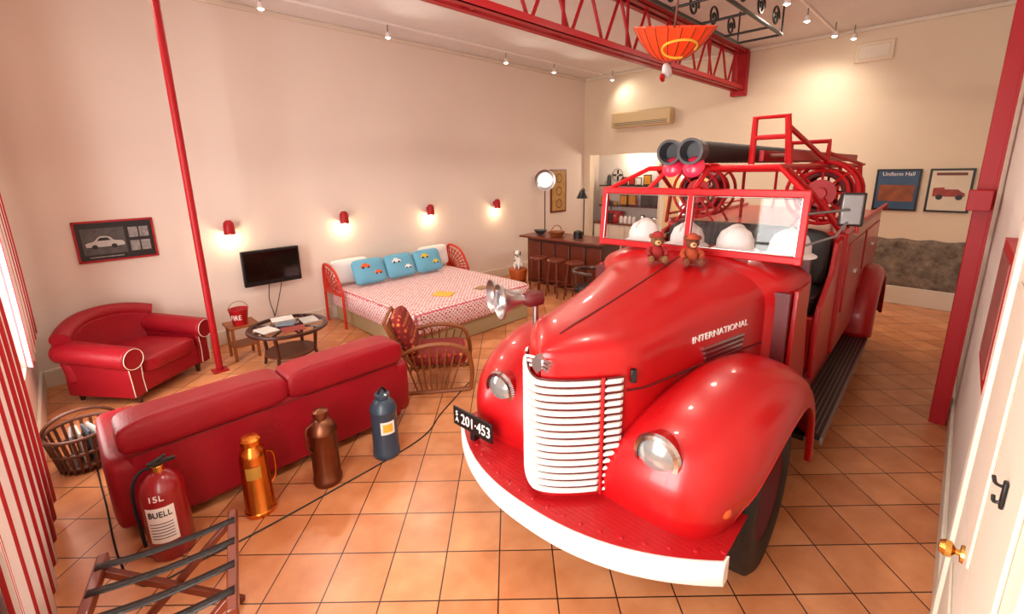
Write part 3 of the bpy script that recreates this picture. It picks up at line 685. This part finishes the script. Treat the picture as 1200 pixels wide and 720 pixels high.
# ---------- BUCKET & STAND
st=thing('side_table','small wooden side table under red bucket','table',(1.40,6.32,0))
part(st,'top',B().box((0,0,.44),(.34,.34,.03),RATT),bevel=.006)
for sx in(-1,1):
    for sy in(-1,1): part(st,'leg',B().box((sx*.13,sy*.13,.215),(.03,.03,.43),RATT))
part(st,'shelf',B().box((0,0,.18),(.28,.28,.02),RATT))
bu=thing('fire_bucket','red metal bucket with white lettering','bucket',(1.38,6.24,.456))
lathing(bu,'pail',[(.0001,.005),(.075,.005),(.078,0),(.11,.20),(.115,.205),(.11,.21),(.10,.20),(.072,.02),(.0001,.02)],REDF)
text(bu,"FIRE",.085,WHITE,None,None,cyl=(.102,math.radians(-125),.11),sx=.8)
part(bu,'handle',B().tube([(.11*math.cos(q),0,.20+.10*math.sin(q)) for q in [PI*i/12 for i in range(13)]],.004,STEEL,n=6))
# ---------- BED
bd=thing('bed','large bed with red and white patterned quilt','bed',(3.95,5.78,0))
part(bd,'divan_base',B().box2((-1.06,-1.12,.0),(1.06,1.12,.30),mt('divan_cloth','a8956f',.9)),bevel=.02)
part(bd,'quilt',B().sq((0,0,.40),(1.13,1.18,.17),QUILT,.22,.12,nu=64,nv=16))
part(bd,'mattress',B().box2((-1.05,-1.1,.28),(1.05,1.1,.50),WHF),bevel=.05,seg=3)
PB=mt('sky_blue_cotton','6aaecb',.85,bump=.2,bscale=20,var=.15)
cols=['e8622a','f0f0f0','e0c030']
TL=(math.radians(-24),0,0)
for i,(x,y) in enumerate(((3.30,6.40),(3.85,6.41),(4.40,6.40))):
    o=thing('pillow','sky blue pillow printed with small cars','pillow',(x,y,.60),0,'blue car print pillows on the bed',rot=TL)
    part(o,'cushion',B().sq((0,0,.20),(.265,.20,.08),PB,.75,.28,rot=(PI/2,0,0),nu=40,nv=14))
    k=mt('car_print_'+cols[i],cols[i],.8)
    for (cx,cz,s_) in ((-.08,.25,1.1),(.11,.13,.9)):
        yy=-.086+.02*(abs(cx)*3)
        b=B().ext([(cx-.07*s_,cz),(cx+.07*s_,cz),(cx+.07*s_,cz+.03*s_),(cx+.035*s_,cz+.035*s_),(cx+.02*s_,cz+.06*s_),(cx-.03*s_,cz+.06*s_),(cx-.045*s_,cz+.035*s_),(cx-.07*s_,cz+.03*s_)],yy,yy+.03,k)
        for q in (-.04,.04): b.cyl((cx+q*s_,yy-.002,cz),(cx+q*s_,yy+.01,cz),.016*s_,BLK,n=10)
        part(o,'car_print',b)
for i,(x) in enumerate((3.12,4.72)):
    solo('pillow','plain white bed pillow leaning on wall','pillow',B().sq((0,0,.19),(.31,.19,.08),WHF,.75,.28,rot=(PI/2,0,0),nu=40,nv=14),(x,6.72,.60),0,'white bed pillows',rot=(math.radians(-12),0,0))
solo('brochure','yellow and white brochure lying on the quilt','brochure',B().box((0,0,.004),(.22,.28,.008),YEL),(3.7,5.1,.573),.5); solo('brochure.001','folded brown sheet lying on the quilt','brochure',B().box((0,0,.004),(.2,.14,.008),mt('brown_paper','a08050',.6)),(4.3,4.95,.573),.2)
ce=None
for x in (2.76,5.17):
    if ce is None:
        ce=thing('headboard_arm','orange red cane arched bed arm with spindles','headboard',(x,6.93,0),0,'cane bed arms')
        P=cr([(0,0,.0),(0,0,.5),(0,-.02,.88),(0,-.20,.92),(0,-.42,.84),(0,-.56,.66),(0,-.62,.50),(0,-.62,.0)],5)
        part(ce,'frame',B().tube(P,.022,REDC))
        b=B()
        for k in range(9): q=PI/2*(k+.5)/9; b.cyl((0,-.03,.50),(0,-.03-.56*math.cos(q)*(1 if q<1 else .95),.50+.38*math.sin(q)),.011,REDC,n=6)
        b.cyl((0,0,.50),(0,-.62,.50),.016,REDC)
        for rr in (.2,.36,.46): b.tube([(0,-.03-rr*math.cos(q),.50+rr*.8*math.sin(q)) for q in [PI/2*i/10 for i in range(11)]],.008,REDC,n=6)
        part(ce,'spindle',b)
    else: dup(ce,(x,6.93,0))
# ---------- RATTAN CHAIR
rc=thing('rattan_armchair','low rattan lounge chair with red patterned cushions','chair',(2.68,3.95,0),math.radians(52))
for sx in (-1,1):
    P=cr([(sx*.32,-.40,.02),(sx*.32,-.42,.25),(sx*.32,-.36,.46),(sx*.32,-.15,.54),(sx*.32,.12,.52),(sx*.32,.36,.40),(sx*.32,.44,.2),(sx*.32,.40,.02),(sx*.32,.2,.015),(sx*.32,-.2,.015),(sx*.32,-.40,.02)],5)
    b=B().tube(P,.024,RATT)
    for k in range(8): y=-.34+.09*k; b.cyl((sx*.32,y*.55,.03),(sx*.32,y,.50-abs(y)*.12),.010,RATT,n=6)
    part(rc,'arm_frame',b)
b=B()
for k in range(9): x=-.26+.065*k; b.tube([(x,.18,.30),(x,.34,.52),(x,.44,.76)],.009,RATT,n=6)
b.tube([(-.30,.16,.26),(-.30,.34,.52),(-.28,.46,.79),(.28,.46,.79),(.30,.34,.52),(.30,.16,.26)],.02,RATT)
part(rc,'back_frame',b)
b=B()
for k in range(8): y=-.34+.08*k; b.cyl((-.31,y,.27-.02*k/8),(.31,y,.27-.02*k/8),.013,RATT,n=6)
part(rc,'seat_frame',b)
part(rc,'seat_cushion',B().sq((0,-.06,.34),(.28,.32,.075),CUSHP,.5,.3,nu=32))
part(rc,'back_cushion',B().sq((0,.27,.60),(.27,.07,.26),CUSHP,.5,.4,rot=(-.38,0,0),nu=32))
# ---------- TV
tv=thing('television','black flat screen television mounted on wall','television',(2.02,6.86,1.02),0)
part(tv,'bezel',B().box((0,0,0),(.76,.06,.50),BLK),bevel=.01)
part(tv,'screen',B().box((0,-.032,.015),(.70,.004,.40),mt('dark_screen','0a0808',.12,coat=.5)))
part(tv,'wall_bracket',B().box((0,.085,0),(.2,.10,.2),BLK))
part(tv,'cable',B().tube(cr([(-.05,.06,-.25),(-.07,.09,-.5),(-.03,.10,-.8),(-.12,.10,-.98)],6),.006,BLK,n=6))
part(tv,'cable',B().tube(cr([(.12,.06,-.25),(.08,.10,-.45),(-.02,.10,-.75),(-.16,.10,-.98)],6),.006,BLK,n=6))
# ---------- PICTURE LEFT WALL
p=thing('framed_picture','red framed collage of classic car photographs','picture',(.43,6.985,1.575))
part(p,'frame',B().box((0,0,.225),(.72,.03,.022),REDF).box((0,0,-.225),(.72,.03,.022),REDF).box((-.35,0,0),(.022,.03,.47),REDF).box((.35,0,0),(.022,.03,.47),REDF),bevel=.003)
part(p,'mat_board',B().box((0,0,0),(.69,.012,.44),BLK))
GP=mt('silver_photo','8d8a88',.4,var=.8,vscale=22); DG=mt('dark_photo','4c4a49',.4,var=.8,vscale=12); CARG=mt('car_grey','bdbab6',.4,var=.2,vscale=15)
part(p,'photo_print',B().box((-.11,-.008,.0),(.38,.004,.30),DG))
for i in range(4): part(p,'photo_print',B().box((.16+.10*(i%2),-.008,.08-.16*(i//2)),(.085,.004,.12),GP))
part(p,'photo_caption',B().box((-.11,-.008,-.18),(.3,.004,.012),GP))
b=B().ext(cr([(-.27,-.06),(-.10,-.065),(.05,-.06),(.065,-.03),(.045,-.005),(-.02,.005),(-.05,.04),(-.09,.058),(-.15,.055),(-.20,.005),(-.27,-.015),(-.275,-.04)],3),-.012,-.010,CARG).ext([(-.145,.042),(-.08,.042),(-.05,.008),(-.175,.008)],-.014,-.0125,BLK).box((-.11,-.0115,-.068),(.30,.002,.008),BLK)
for q in (-.2,-.03): b.cyl((q,-.014,-.06),(q,-.010,-.06),.026,BLK,n=14)
part(p,'car_photo',b)
# ---------- WALL LAMPS
wl=None
for x in (1.57,3.17,4.82,6.50):
    if wl is None:
        wl=thing('wall_lamp','small red dome wall lamp glowing downward','lamp',(x,7.0,1.56),0,'red wall lamps')
        part(wl,'lamp_shade',B().lathe([(.0001,.15),(.03,.147),(.055,.12),(.065,.07),(.068,-.04),(.062,-.04),(.058,.07),(.0001,.12)],REDF,(0,-.10,0)))
        part(wl,'wall_mount',B().box((0,-.02,.06),(.06,.035,.08),REDF).cyl((0,-.03,.06),(0,-.08,.06),.015,REDF),bevel=.004)
        part(wl,'bulb',B().sq((0,-.10,-.02),(.03,.03,.035),BULB2,nu=12,nv=8))
    else: dup(wl,(x,7.0,1.56))
    lamp('POINT',(x,6.86,1.46),4.5,(1,.74,.44),.03)
# ---------- DISC LAMP & POSTER
dl=thing('floor_lamp','tall lamp with round glowing reflector','lamp',(7.85,6.75,0))
part(dl,'stand',B().cyl((0,0,0),(0,0,2.0),.012,BLK).cyl((0,0,0),(0,0,.02),.14,BLK))
q=Vector((-.7,-.7,0)).to_track_quat('Z','Y').to_matrix().to_4x4()
part(dl,'reflector',B().lathe([(.0001,-.04),(.12,-.02),(.20,.05),(.235,.055),(.23,.04),(.12,-.03),(.0001,-.05)],CHROMS,(0,0,2.06),q))
part(dl,'diffuser',B().lathe([(.0001,.06),(.12,.06),(.16,.045)],mt('lit_diffuser',(1,.95,.88),.5,emit=1.0),(0,0,2.06),q))
p=thing('framed_poster','tall sepia poster in wooden frame','poster',(8.62,6.985,1.78))
part(p,'frame',B().box((0,0,0),(.58,.03,1.02),WOODM)); part(p,'print',B().box((0,-.017,0),(.50,.004,.94),mt('sepia_print','b98f4e',.6,var=.4,vscale=9)))
for i in range(3): part(p,'print_motif',B().lathe([(.09,0),(.11,0),(.11,.004),(.09,.004)],mt('sepia_dark','5d4323',.6),(0,-.02,.3-.3*i),(PI/2,0,0),16))
# ---------- BAR COUNTER
c=thing('bar_counter','dark wood panelled breakfast bar','counter',(6.75,5.35,0))
part(c,'body',B().box2((0,-.92,0),(.10,.92,.96),WOODD).box2((.10,-.92,0),(.55,-.82,.96),WOODD))
for i in range(5): part(c,'front_panel',B().box((-.008,-.73+.365*i,.48),(.015,.32,.80),WOODM),bevel=.01)
solo('countertop','polished dark wood countertop on the bar','countertop',B().box2((-.22,-.98,0),(.55,.96,.045),WOODM),(6.75,5.35,.962),bevel=.01)
stl=None
for (x,y) in ((6.22,5.50),(6.24,5.10),(6.27,4.70)):
    if stl is None:
        stl=thing('bar_stool','round seat wooden bar stool','stool',(x,y,0),0,'wooden bar stools')
        part(stl,'seat',B().lathe([(.0001,.70),(.15,.70),(.165,.685),(.165,.665),(.0001,.66)],WOODM))
        for k in range(4): q=PI/4+k*PI/2; part(stl,'leg',B().cyl((.19*math.cos(q),.19*math.sin(q),0),(.11*math.cos(q),.11*math.sin(q),.67),.014,WOODM,r2=.018))
        part(stl,'footrest',B().tube([(.165*math.cos(q),.165*math.sin(q),.24) for q in [2*PI*i/20 for i in range(20)]],.010,WOODM,closed=True))
    else: dup(stl,(x,y,0))
tc_=thing('tub_chair','dark brown curved back wooden chair','chair',(5.75,4.0,0),.4)
part(tc_,'seat',B().sq((0,0,.44),(.24,.24,.05),DLEA,.5,.6))
b=B().tube([(.27*math.cos(q),.27*math.sin(q),.72) for q in [PI*1.15*i/16-.2 for i in range(17)]],.03,WOODD)
for i in range(9): q=PI*1.15*i/8-.2; b.cyl((.24*math.cos(q),.24*math.sin(q),.44),(.27*math.cos(q),.27*math.sin(q),.72),.01,WOODD,n=6)
part(tc_,'backrest',b)
for k in range(4): q=PI/4+k*PI/2; part(tc_,'leg',B().cyl((.2*math.cos(q),.2*math.sin(q),0),(.17*math.cos(q),.17*math.sin(q),.42),.018,WOODD))
ds=thing('low_stool','orange cane drum stool','stool',(6.15,5.98,0))
part(ds,'drum',B().lathe([(.0001,.42),(.17,.42),(.18,.40),(.15,.2),(.18,.02),(.17,0),(.0001,0)],mt('orange_cane','b5531c',.5,var=.3,vscale=20)))
part(ds,'band',B().tube([(.153*math.cos(q),.153*math.sin(q),.2) for q in [2*PI*i/20 for i in range(20)]],.012,RATTD,closed=True))
SPOT=mt('spotted_coat','efeae4',.7); nt_,p_=N(SPOT); tc=nt_.nodes.new('ShaderNodeTexCoord');vo=nt_.nodes.new('ShaderNodeTexVoronoi');vo.inputs['Scale'].default_value=18
rp=nt_.nodes.new('ShaderNodeValToRGB');rp.color_ramp.interpolation='CONSTANT';rp.color_ramp.elements[0].color=(.01,.01,.01,1);rp.color_ramp.elements[1].color=(.85,.82,.78,1);rp.color_ramp.elements[1].position=.33
nt_.links.new(tc.outputs['Object'],vo.inputs['Vector']);nt_.links.new(vo.outputs['Distance'],rp.inputs['Fac']);nt_.links.new(rp.outputs['Color'],p_.inputs['Base Color'])
dg_=thing('toy_dog','sitting white toy dog with black spots','toy',(6.15,5.98,.430),.5)
b=B().sq((.03,0,.10),(.085,.075,.10),SPOT,nu=18,nv=12).sq((-.02,0,.18),(.055,.055,.10),SPOT,nu=16,nv=10,rot=(0,-.25,0)).sq((-.045,0,.30),(.06,.05,.055),SPOT,nu=16,nv=10).sq((-.105,0,.28),(.045,.03,.028),SPOT,nu=14,nv=8)
for s_ in (-1,1): b.tube([(-.04,s_*.035,.18),(-.07,s_*.04,.08),(-.08,s_*.04,.012),(-.11,s_*.04,.012)],[.024,.018,.016,.016],SPOT).sq((.02,s_*.07,.05),(.07,.03,.05),SPOT,nu=14,nv=8)
b.tube([(.10,0,.03),(.15,.03,.02),(.18,.07,.03)],[.014,.01,.006],SPOT)
part(dg_,'body',b); 
for s_ in (-1,1): part(dg_,'ear',B().sq((-.03,s_*.055,.29),(.022,.010,.045),BLK,nu=12,nv=8))
part(dg_,'nose',B().sq((-.148,0,.287),(.012,.014,.010),BLK,nu=10,nv=6))
def vase(name,lab,cat,prof,mat,loc,group=None): return solo(name,lab,cat,B().lathe(prof,mat,n=18),loc,0,group)
ct=1.008
vase('bowl','dark round bowl on the bar top','bowl',[(.0001,.01),(.06,.01),(.13,.09),(.14,.10),(.12,.085),(.05,.025),(.0001,.025)],GREYP,(6.78,5.95,ct))
bk_=thing('basket','woven fruit basket on the bar top','basket',(6.80,5.55,ct)); part(bk_,'bowl',B().lathe([(.0001,.0),(.10,.0),(.16,.09),(.17,.1),(.15,.085),(.09,.015),(.0001,.015)],RATT)); part(bk_,'handle',B().tube([(.16*math.cos(q),0,.09+.13*math.sin(q)) for q in [PI*i/12 for i in range(13)]],.008,RATT))
vase('canister','black round canister on the bar top','canister',[(.0001,0),(.09,0),(.09,.12),(.05,.14),(.0001,.15)],BLK,(6.9,5.1,ct))
kb=thing('kitchen_bench','white kitchen base cabinet with worktop','cabinet',(9.92,5.86,0))
part(kb,'body',B().box2((-.05,-.93,.0),(.42,.93,.9),WTILE)); part(kb,'worktop',B().box2((-.08,-.93,.9),(.42,.93,.94),WOODM),bevel=.006)
for i in range(4): part(kb,'door',B().box((-.06,-.69+.46*i,.48),(.02,.42,.78),CREAM),bevel=.006)
ke=thing('kettle','stainless steel electric kettle on kitchen bench','kettle',(10.05,5.5,.942)); part(ke,'body',B().lathe([(.0001,0),(.08,0),(.085,.02),(.065,.2),(.04,.22),(.0001,.225)],CHROME)); part(ke,'handle',B().tube(cr([(.06,0,.19),(.12,0,.17),(.12,0,.08),(.08,0,.04)],4),.01,BLK))
to=thing('toaster','chrome two slot toaster on kitchen bench','toaster',(10.0,5.15,.942)); part(to,'body',B().box((0,0,.09),(.16,.26,.17),CHROME),bevel=.03,seg=3); part(to,'slot',B().box((0,0,.176),(.09,.2,.004),BLK))
mw=thing('microwave_oven','red and black countertop oven on kitchen bench','microwave',(10.08,6.35,.942)); part(mw,'body',B().box((0,0,.14),(.34,.48,.27),REDF),bevel=.015); part(mw,'door',B().box((-.175,.06,.14),(.01,.32,.22),BLK)); part(mw,'knob',B().cyl((-.17,-.17,.18),(-.20,-.17,.18),.025,CHROME))
for i in range(4): vase('storage_canister','white kitchen canister standing on bench','canister',[(.0001,0),(.05,0),(.05,.14),(.03,.16),(.03,.18),(.0001,.18)],WHITE,(10.0,5.70+.12*i,.942),'canisters on the kitchen bench')
for i,z in enumerate((1.35,1.86,)):
    sh=thing('wall_shelf','dark wooden kitchen wall shelf','shelf',(10.2,5.86,z),0,'kitchen shelves')
    part(sh,'board',B().box((0,0,0),(.28,1.84,.03),WOODD))
    for q in (-.7,.7): part(sh,'bracket',B().box((.1,q,-.06),(.02,.02,.12),BLK))
random.seed(9)
cl=['b3241c','d8cfc4','3a3a3c','c98a2c','7d8a92','8c1f1a','e7e2da','a8702c']
for z in (1.365,1.875):
    y=5.02
    while y<6.74:
        if z>1.5 and 6.12<y<6.5: y=6.56
        k=random.choice('jbccff'); h=random.uniform(.14,.30); w_=random.uniform(.04,.065); cc=mt('ware%d'%(random.randrange(8)),cl[random.randrange(8)],.35)
        x=10.17
        if k=='j': 
            o=thing('storage_jar','glazed storage jar with lid on shelf','jar',(x,y,z),0,'jars on kitchen shelves'); part(o,'body',B().lathe([(.0001,0),(w_,0),(w_*1.05,h*.3),(w_,h*.75),(w_*.8,h*.8),(.0001,h*.8)],cc,n=16)); part(o,'lid',B().lathe([(w_*.85,h*.8),(w_*.85,h*.88),(w_*.2,h*.92),(w_*.2,h),(.0001,h)],cc,n=14)); y+=w_*2+.03
        elif k=='b':
            solo('bottle','glass bottle standing on kitchen shelf','bottle',B().lathe([(.0001,0),(w_*.7,0),(w_*.7,h*.6),(w_*.25,h*.8),(w_*.25,h*1.05),(.0001,h*1.05)],cc,n=14),(x,y,z),0,'bottles on kitchen shelves'); y+=w_*2+.02
        elif k=='c':
            o=thing('mug','ceramic mug on kitchen shelf','mug',(x,y,z),PI,'mugs on kitchen shelves'); part(o,'cup',B().lathe([(.0001,0),(.04,0),(.045,.10),(.04,.10),(.035,.01),(.0001,.01)],cc,n=14)); part(o,'handle',B().tube(cr([(.04,0,.08),(.075,0,.07),(.075,0,.03),(.04,0,.02)],3),.007,cc,n=6)); y+=.125
        else:
            y+=.03; o=thing('picture_frame','small framed photo on kitchen shelf','frame',(x+.04,y,z),0,'framed photos on kitchen shelves'); part(o,'frame',B().box((0,0,h*.5),(.02,h*.8,h),BLK)); part(o,'photo',B().box((-.012,0,h*.5),(.004,h*.66,h*.82),cc)); y+=h*.5+.07
cl_=thing('desk_fan','round chrome and black fan above shelf','fan',(10.17,6.31,2.12))
part(cl_,'guard',B().lathe([(.15,0),(.17,0),(.17,.03),(.15,.03)],CHROME,(0,0,.0),(0,-PI/2,0),24))
part(cl_,'hub',B().lathe([(.0001,.03),(.03,.03),(.04,0)],CHROME,(0,0,0),(0,-PI/2,0),14))
part(cl_,'blade',B().box((0,0,0),(.01,.28,.05),BLK)); part(cl_,'blade',B().box((.006,0,0),(.008,.05,.28),BLK)); part(cl_,'stand',B().cyl((0,0,-.22),(0,0,-.16),.03,BLK))
part(cl_,'base',B().cyl((0,0,-.242),(0,0,-.22),.08,BLK))
fl=thing('arc_lamp','black lamp on curved stand by the counter','lamp',(7.9,5.7,0)); part(fl,'stand',B().tube(cr([(0,0,.02),(0,0,1.5),(-.05,-.05,1.85),(-.2,-.1,1.9)],5),.012,BLK).cyl((0,0,0),(0,0,.02),.15,BLK)); part(fl,'lamp_shade',B().lathe([(.02,.18),(.05,.15),(.12,0),(.115,0),(.04,.14)],BLK,(-.22,-.11,1.70)))
# ---------- BACK WALL
ac=thing('air_conditioner','cream split system air conditioner on wall','air conditioner',(XB,5.36,3.37))
ACM=mt('aged_plastic','cbb184',.5)
part(ac,'housing',B().box((-.11,0,0),(.20,1.45,.34),ACM),bevel=.03,seg=3)
for i in range(3): part(ac,'vent_louver',B().box((-.213,0,-.07-.03*i),(.006,1.3,.010),GREYP))
def poster(y,z,w_,h_,lab,fr,bg):
    p=thing('framed_poster',lab,'poster',(XB-.016,y,z)); part(p,'frame',B().box((0,0,0),(.03,w_,h_),fr),bevel=.004); part(p,'print',B().box((-.017,0,0),(.004,w_-.06,h_-.06),bg)); return p
p=poster(.79,1.875,.56,.66,'black framed blue poster with orange scene',BLK,mt('poster_blue','30506f',.4,var=.3,vscale=5))
text(p,"Uniform Hall",.085,WHITE,(-.021,0,.25),FX,sx=.9); part(p,'print_scene',B().box((-.020,0,-.05),(.003,.44,.26),mt('poster_orange','8a4a2a',.5,var=.8,vscale=9)))
p=poster(.17,1.875,.50,.66,'black framed cream poster with red engine drawing',BLK,mt('poster_cream','d8ccb4',.5,var=.1))
b=B().ext([(.18,-.09),(.18,.04),(.06,.05),(.05,.02),(-.10,.02),(-.14,-.02),(-.18,-.04),(-.18,-.09)],-.0215,-.0185,mt('poster_red','9a3a30',.5,var=.5,vscale=14),ax='x')
for q in (-.12,.1): b.cyl((-.022,q,-.10),(-.018,q,-.10),.04,BLK,n=14)
part(p,'print_scene',b); part(p,'print_title',B().box((-.020,0,.25),(.003,.34,.04),mt('poster_ink','6b3328',.5)))
solo('wall_vent','small square plaster wall vent','vent',B().box((0,0,0),(.03,.5,.3),WALLB).box((-.012,0,0),(.02,.40,.2),TRIM),(XB-.016,1.35,4.05),bevel=.01)
# ---------- CURTAINS
for (y0,y1,z0,z1) in ((5.15,6.35,.80,3.35),(2.25,4.3,.12,3.35)):
    b=B(); b.grid(lambda u,v:(XW+.075+.025*math.sin((y0+(y1-y0)*u)*26)+.008*math.sin(v*5),y0+(y1-y0)*u,z0+(z1-z0)*v),120,8,STRIPE)
    solo('curtain','red and white striped fabric window curtain','curtain',b,solid=.004)
solo('curtain_rod','dark metal curtain rod above window','rod',B().cyl((XW+.075,2.1,3.40),(XW+.075,6.5,3.40),.015,BLK))
# ---------- CEILING HANGINGS
pr_=thing('hanging_parasol','upturned orange red paper parasol hanging from ceiling','parasol',(4.0,2.0,3.20),0,rot=(.20,-.22,0))
PAR=mt('glowing_orange_red_paper','ee4212',.6,emit=.12)  # faint glow put into the paper colour, no lamp inside
b=B(); ns=20
def pf(u,v):
    a_=2*PI*u; r_=.02+.32*v**.85; z=.27*v**1.8; r_*=1-.03*abs(math.sin(a_*ns/2))*v; return (r_*math.cos(a_),r_*math.sin(a_),z)
b.grid(pf,120,8,PAR); cn=part(pr_,'canopy',b)
for k in range(ns): part(pr_,'rib',B().tube([pf(k/ns,v/6) for v in range(7)],.004,RATTD,n=5))
b=B(); b.tube([(pf(.62+.10*math.cos(q),.6+.22*math.sin(q))[0]*1.02,pf(.62+.10*math.cos(q),.6+.22*math.sin(q))[1]*1.02,pf(.62+.1*math.cos(q),.6+.22*math.sin(q))[2]-.006) for q in [5.2*i/20 for i in range(21)]],.010,YEL,n=6); part(cn,'painted_swirl',b)
part(pr_,'handle',B().cyl((0,0,-.03),(0,0,.45),.010,RATTD))
part(pr_,'tail_ornament',B().sq((-.03,0,-.07),(.09,.03,.05),WHF,rot=(0,.6,0),nu=16,nv=10).sq((-.10,0,-.12),(.05,.02,.03),RED,rot=(0,.6,0),nu=12,nv=8))
part(pr_,'cord',B().cyl((0,0,.45),(-.18,-.15,1.19),.004,BLK,n=6))
ir=thing('iron_hanging_rack','black wrought iron rack with scrollwork under ceiling','rack',(5.5,2.35,0),.0)
b=B(); 
for s_ in (-.28,.28): b.tube([(-1.1,s_,4.02),(1.8,s_,4.02)],.022,BLK)
for x in (-1.1,-.3,.5,1.3,1.8): b.tube([(x,-.28,4.02),(x,.28,4.02)],.016,BLK)
part(ir,'frame',b)
def scroll(cx,s_,cz,r0):
    return [(cx+r0*(1-i/26)*math.cos(s_*i*.45),0,cz+r0*(1-i/26)*math.sin(s_*i*.45)) for i in range(24)]
for sx in (-.9,-.3,.3,.9,1.5):
    for yy in (-.28,.28):
        part(ir,'scroll',B().tube([(p_[0],yy,p_[2]) for p_ in scroll(sx,1 if int(sx*10)%2 else -1,4.18,.14)],.014,BLK,n=6))
for x in (-1.1,1.8):
    for yy in (-.28,.28): part(ir,'hanger_rod',B().cyl((x,yy,4.02),(x,yy,H),.012,BLK,n=8))
# ---------- RIGHT WALL
dr_=B().box2((1.15,YR-.0,0),(2.42,YR+.035,2.08),CREAM)
for (x0,x1,z0,z1) in ((1.28,1.72,.2,.85),(1.82,2.27,.2,.75),(1.28,1.72,1.05,1.9),(1.82,2.27,1.05,1.9)): dr_.box2((x0,YR+.035,z0),(x1,YR+.045,z1),TRIM)
struct('door_1',dr_,bevel=.006)
struct('trim_4',B().box2((2.42,YR,0),(2.52,YR+.05,2.18),CREAM).box2((1.05,YR,2.08),(2.52,YR+.05,2.18),CREAM),bevel=.005)
k=thing('door_knob','round brass door knob on cream door','knob',(1.92,YR+.046,1.03),0)
part(k,'rose',B().lathe([(.0001,.0),(.03,0),(.028,.008),(.0001,.01)],BRASS,rot=(-PI/2,0,0))); part(k,'knob',B().lathe([(.01,0),(.01,.02),(.026,.03),(.028,.045),(.018,.06),(.0001,.062)],BRASS,rot=(-PI/2,0,0)))
k=thing('coat_hook','black cast iron double coat hook','hook',(1.46,YR+.046,1.53),0)
part(k,'plate',B().box((0,.004,0),(.022,.008,.07),BLK),bevel=.003)
part(k,'prong',B().tube(cr([(0,.005,.02),(0,.020,.024),(0,.026,.042)],4),.004,BLK)); part(k,'prong',B().tube(cr([(0,.005,-.02),(0,.016,-.024),(0,.019,-.008)],4),.004,BLK))
p=thing('framed_picture','red framed picture hanging near the door','picture',(3.0,YR+.02,1.62)); part(p,'frame',B().box((0,0,0),(.62,.04,.62),REDF)); part(p,'print',B().box((0,.022,0),(.52,.004,.52),mt('rw_print','8b4a44',.5,var=.4,vscale=8)))
solo('floor_cable','thin black cable lying along the floor','cable',B().tube(cr([(-.14,5.3,.006),(-.12,4.2,.006),(-.06,3.1,.006),(.3,2.98,.006),(1.1,3.0,.006),(1.9,3.08,.006),(2.3,3.3,.006),(2.9,3.6,.006)],6),.006,BLK,n=6))
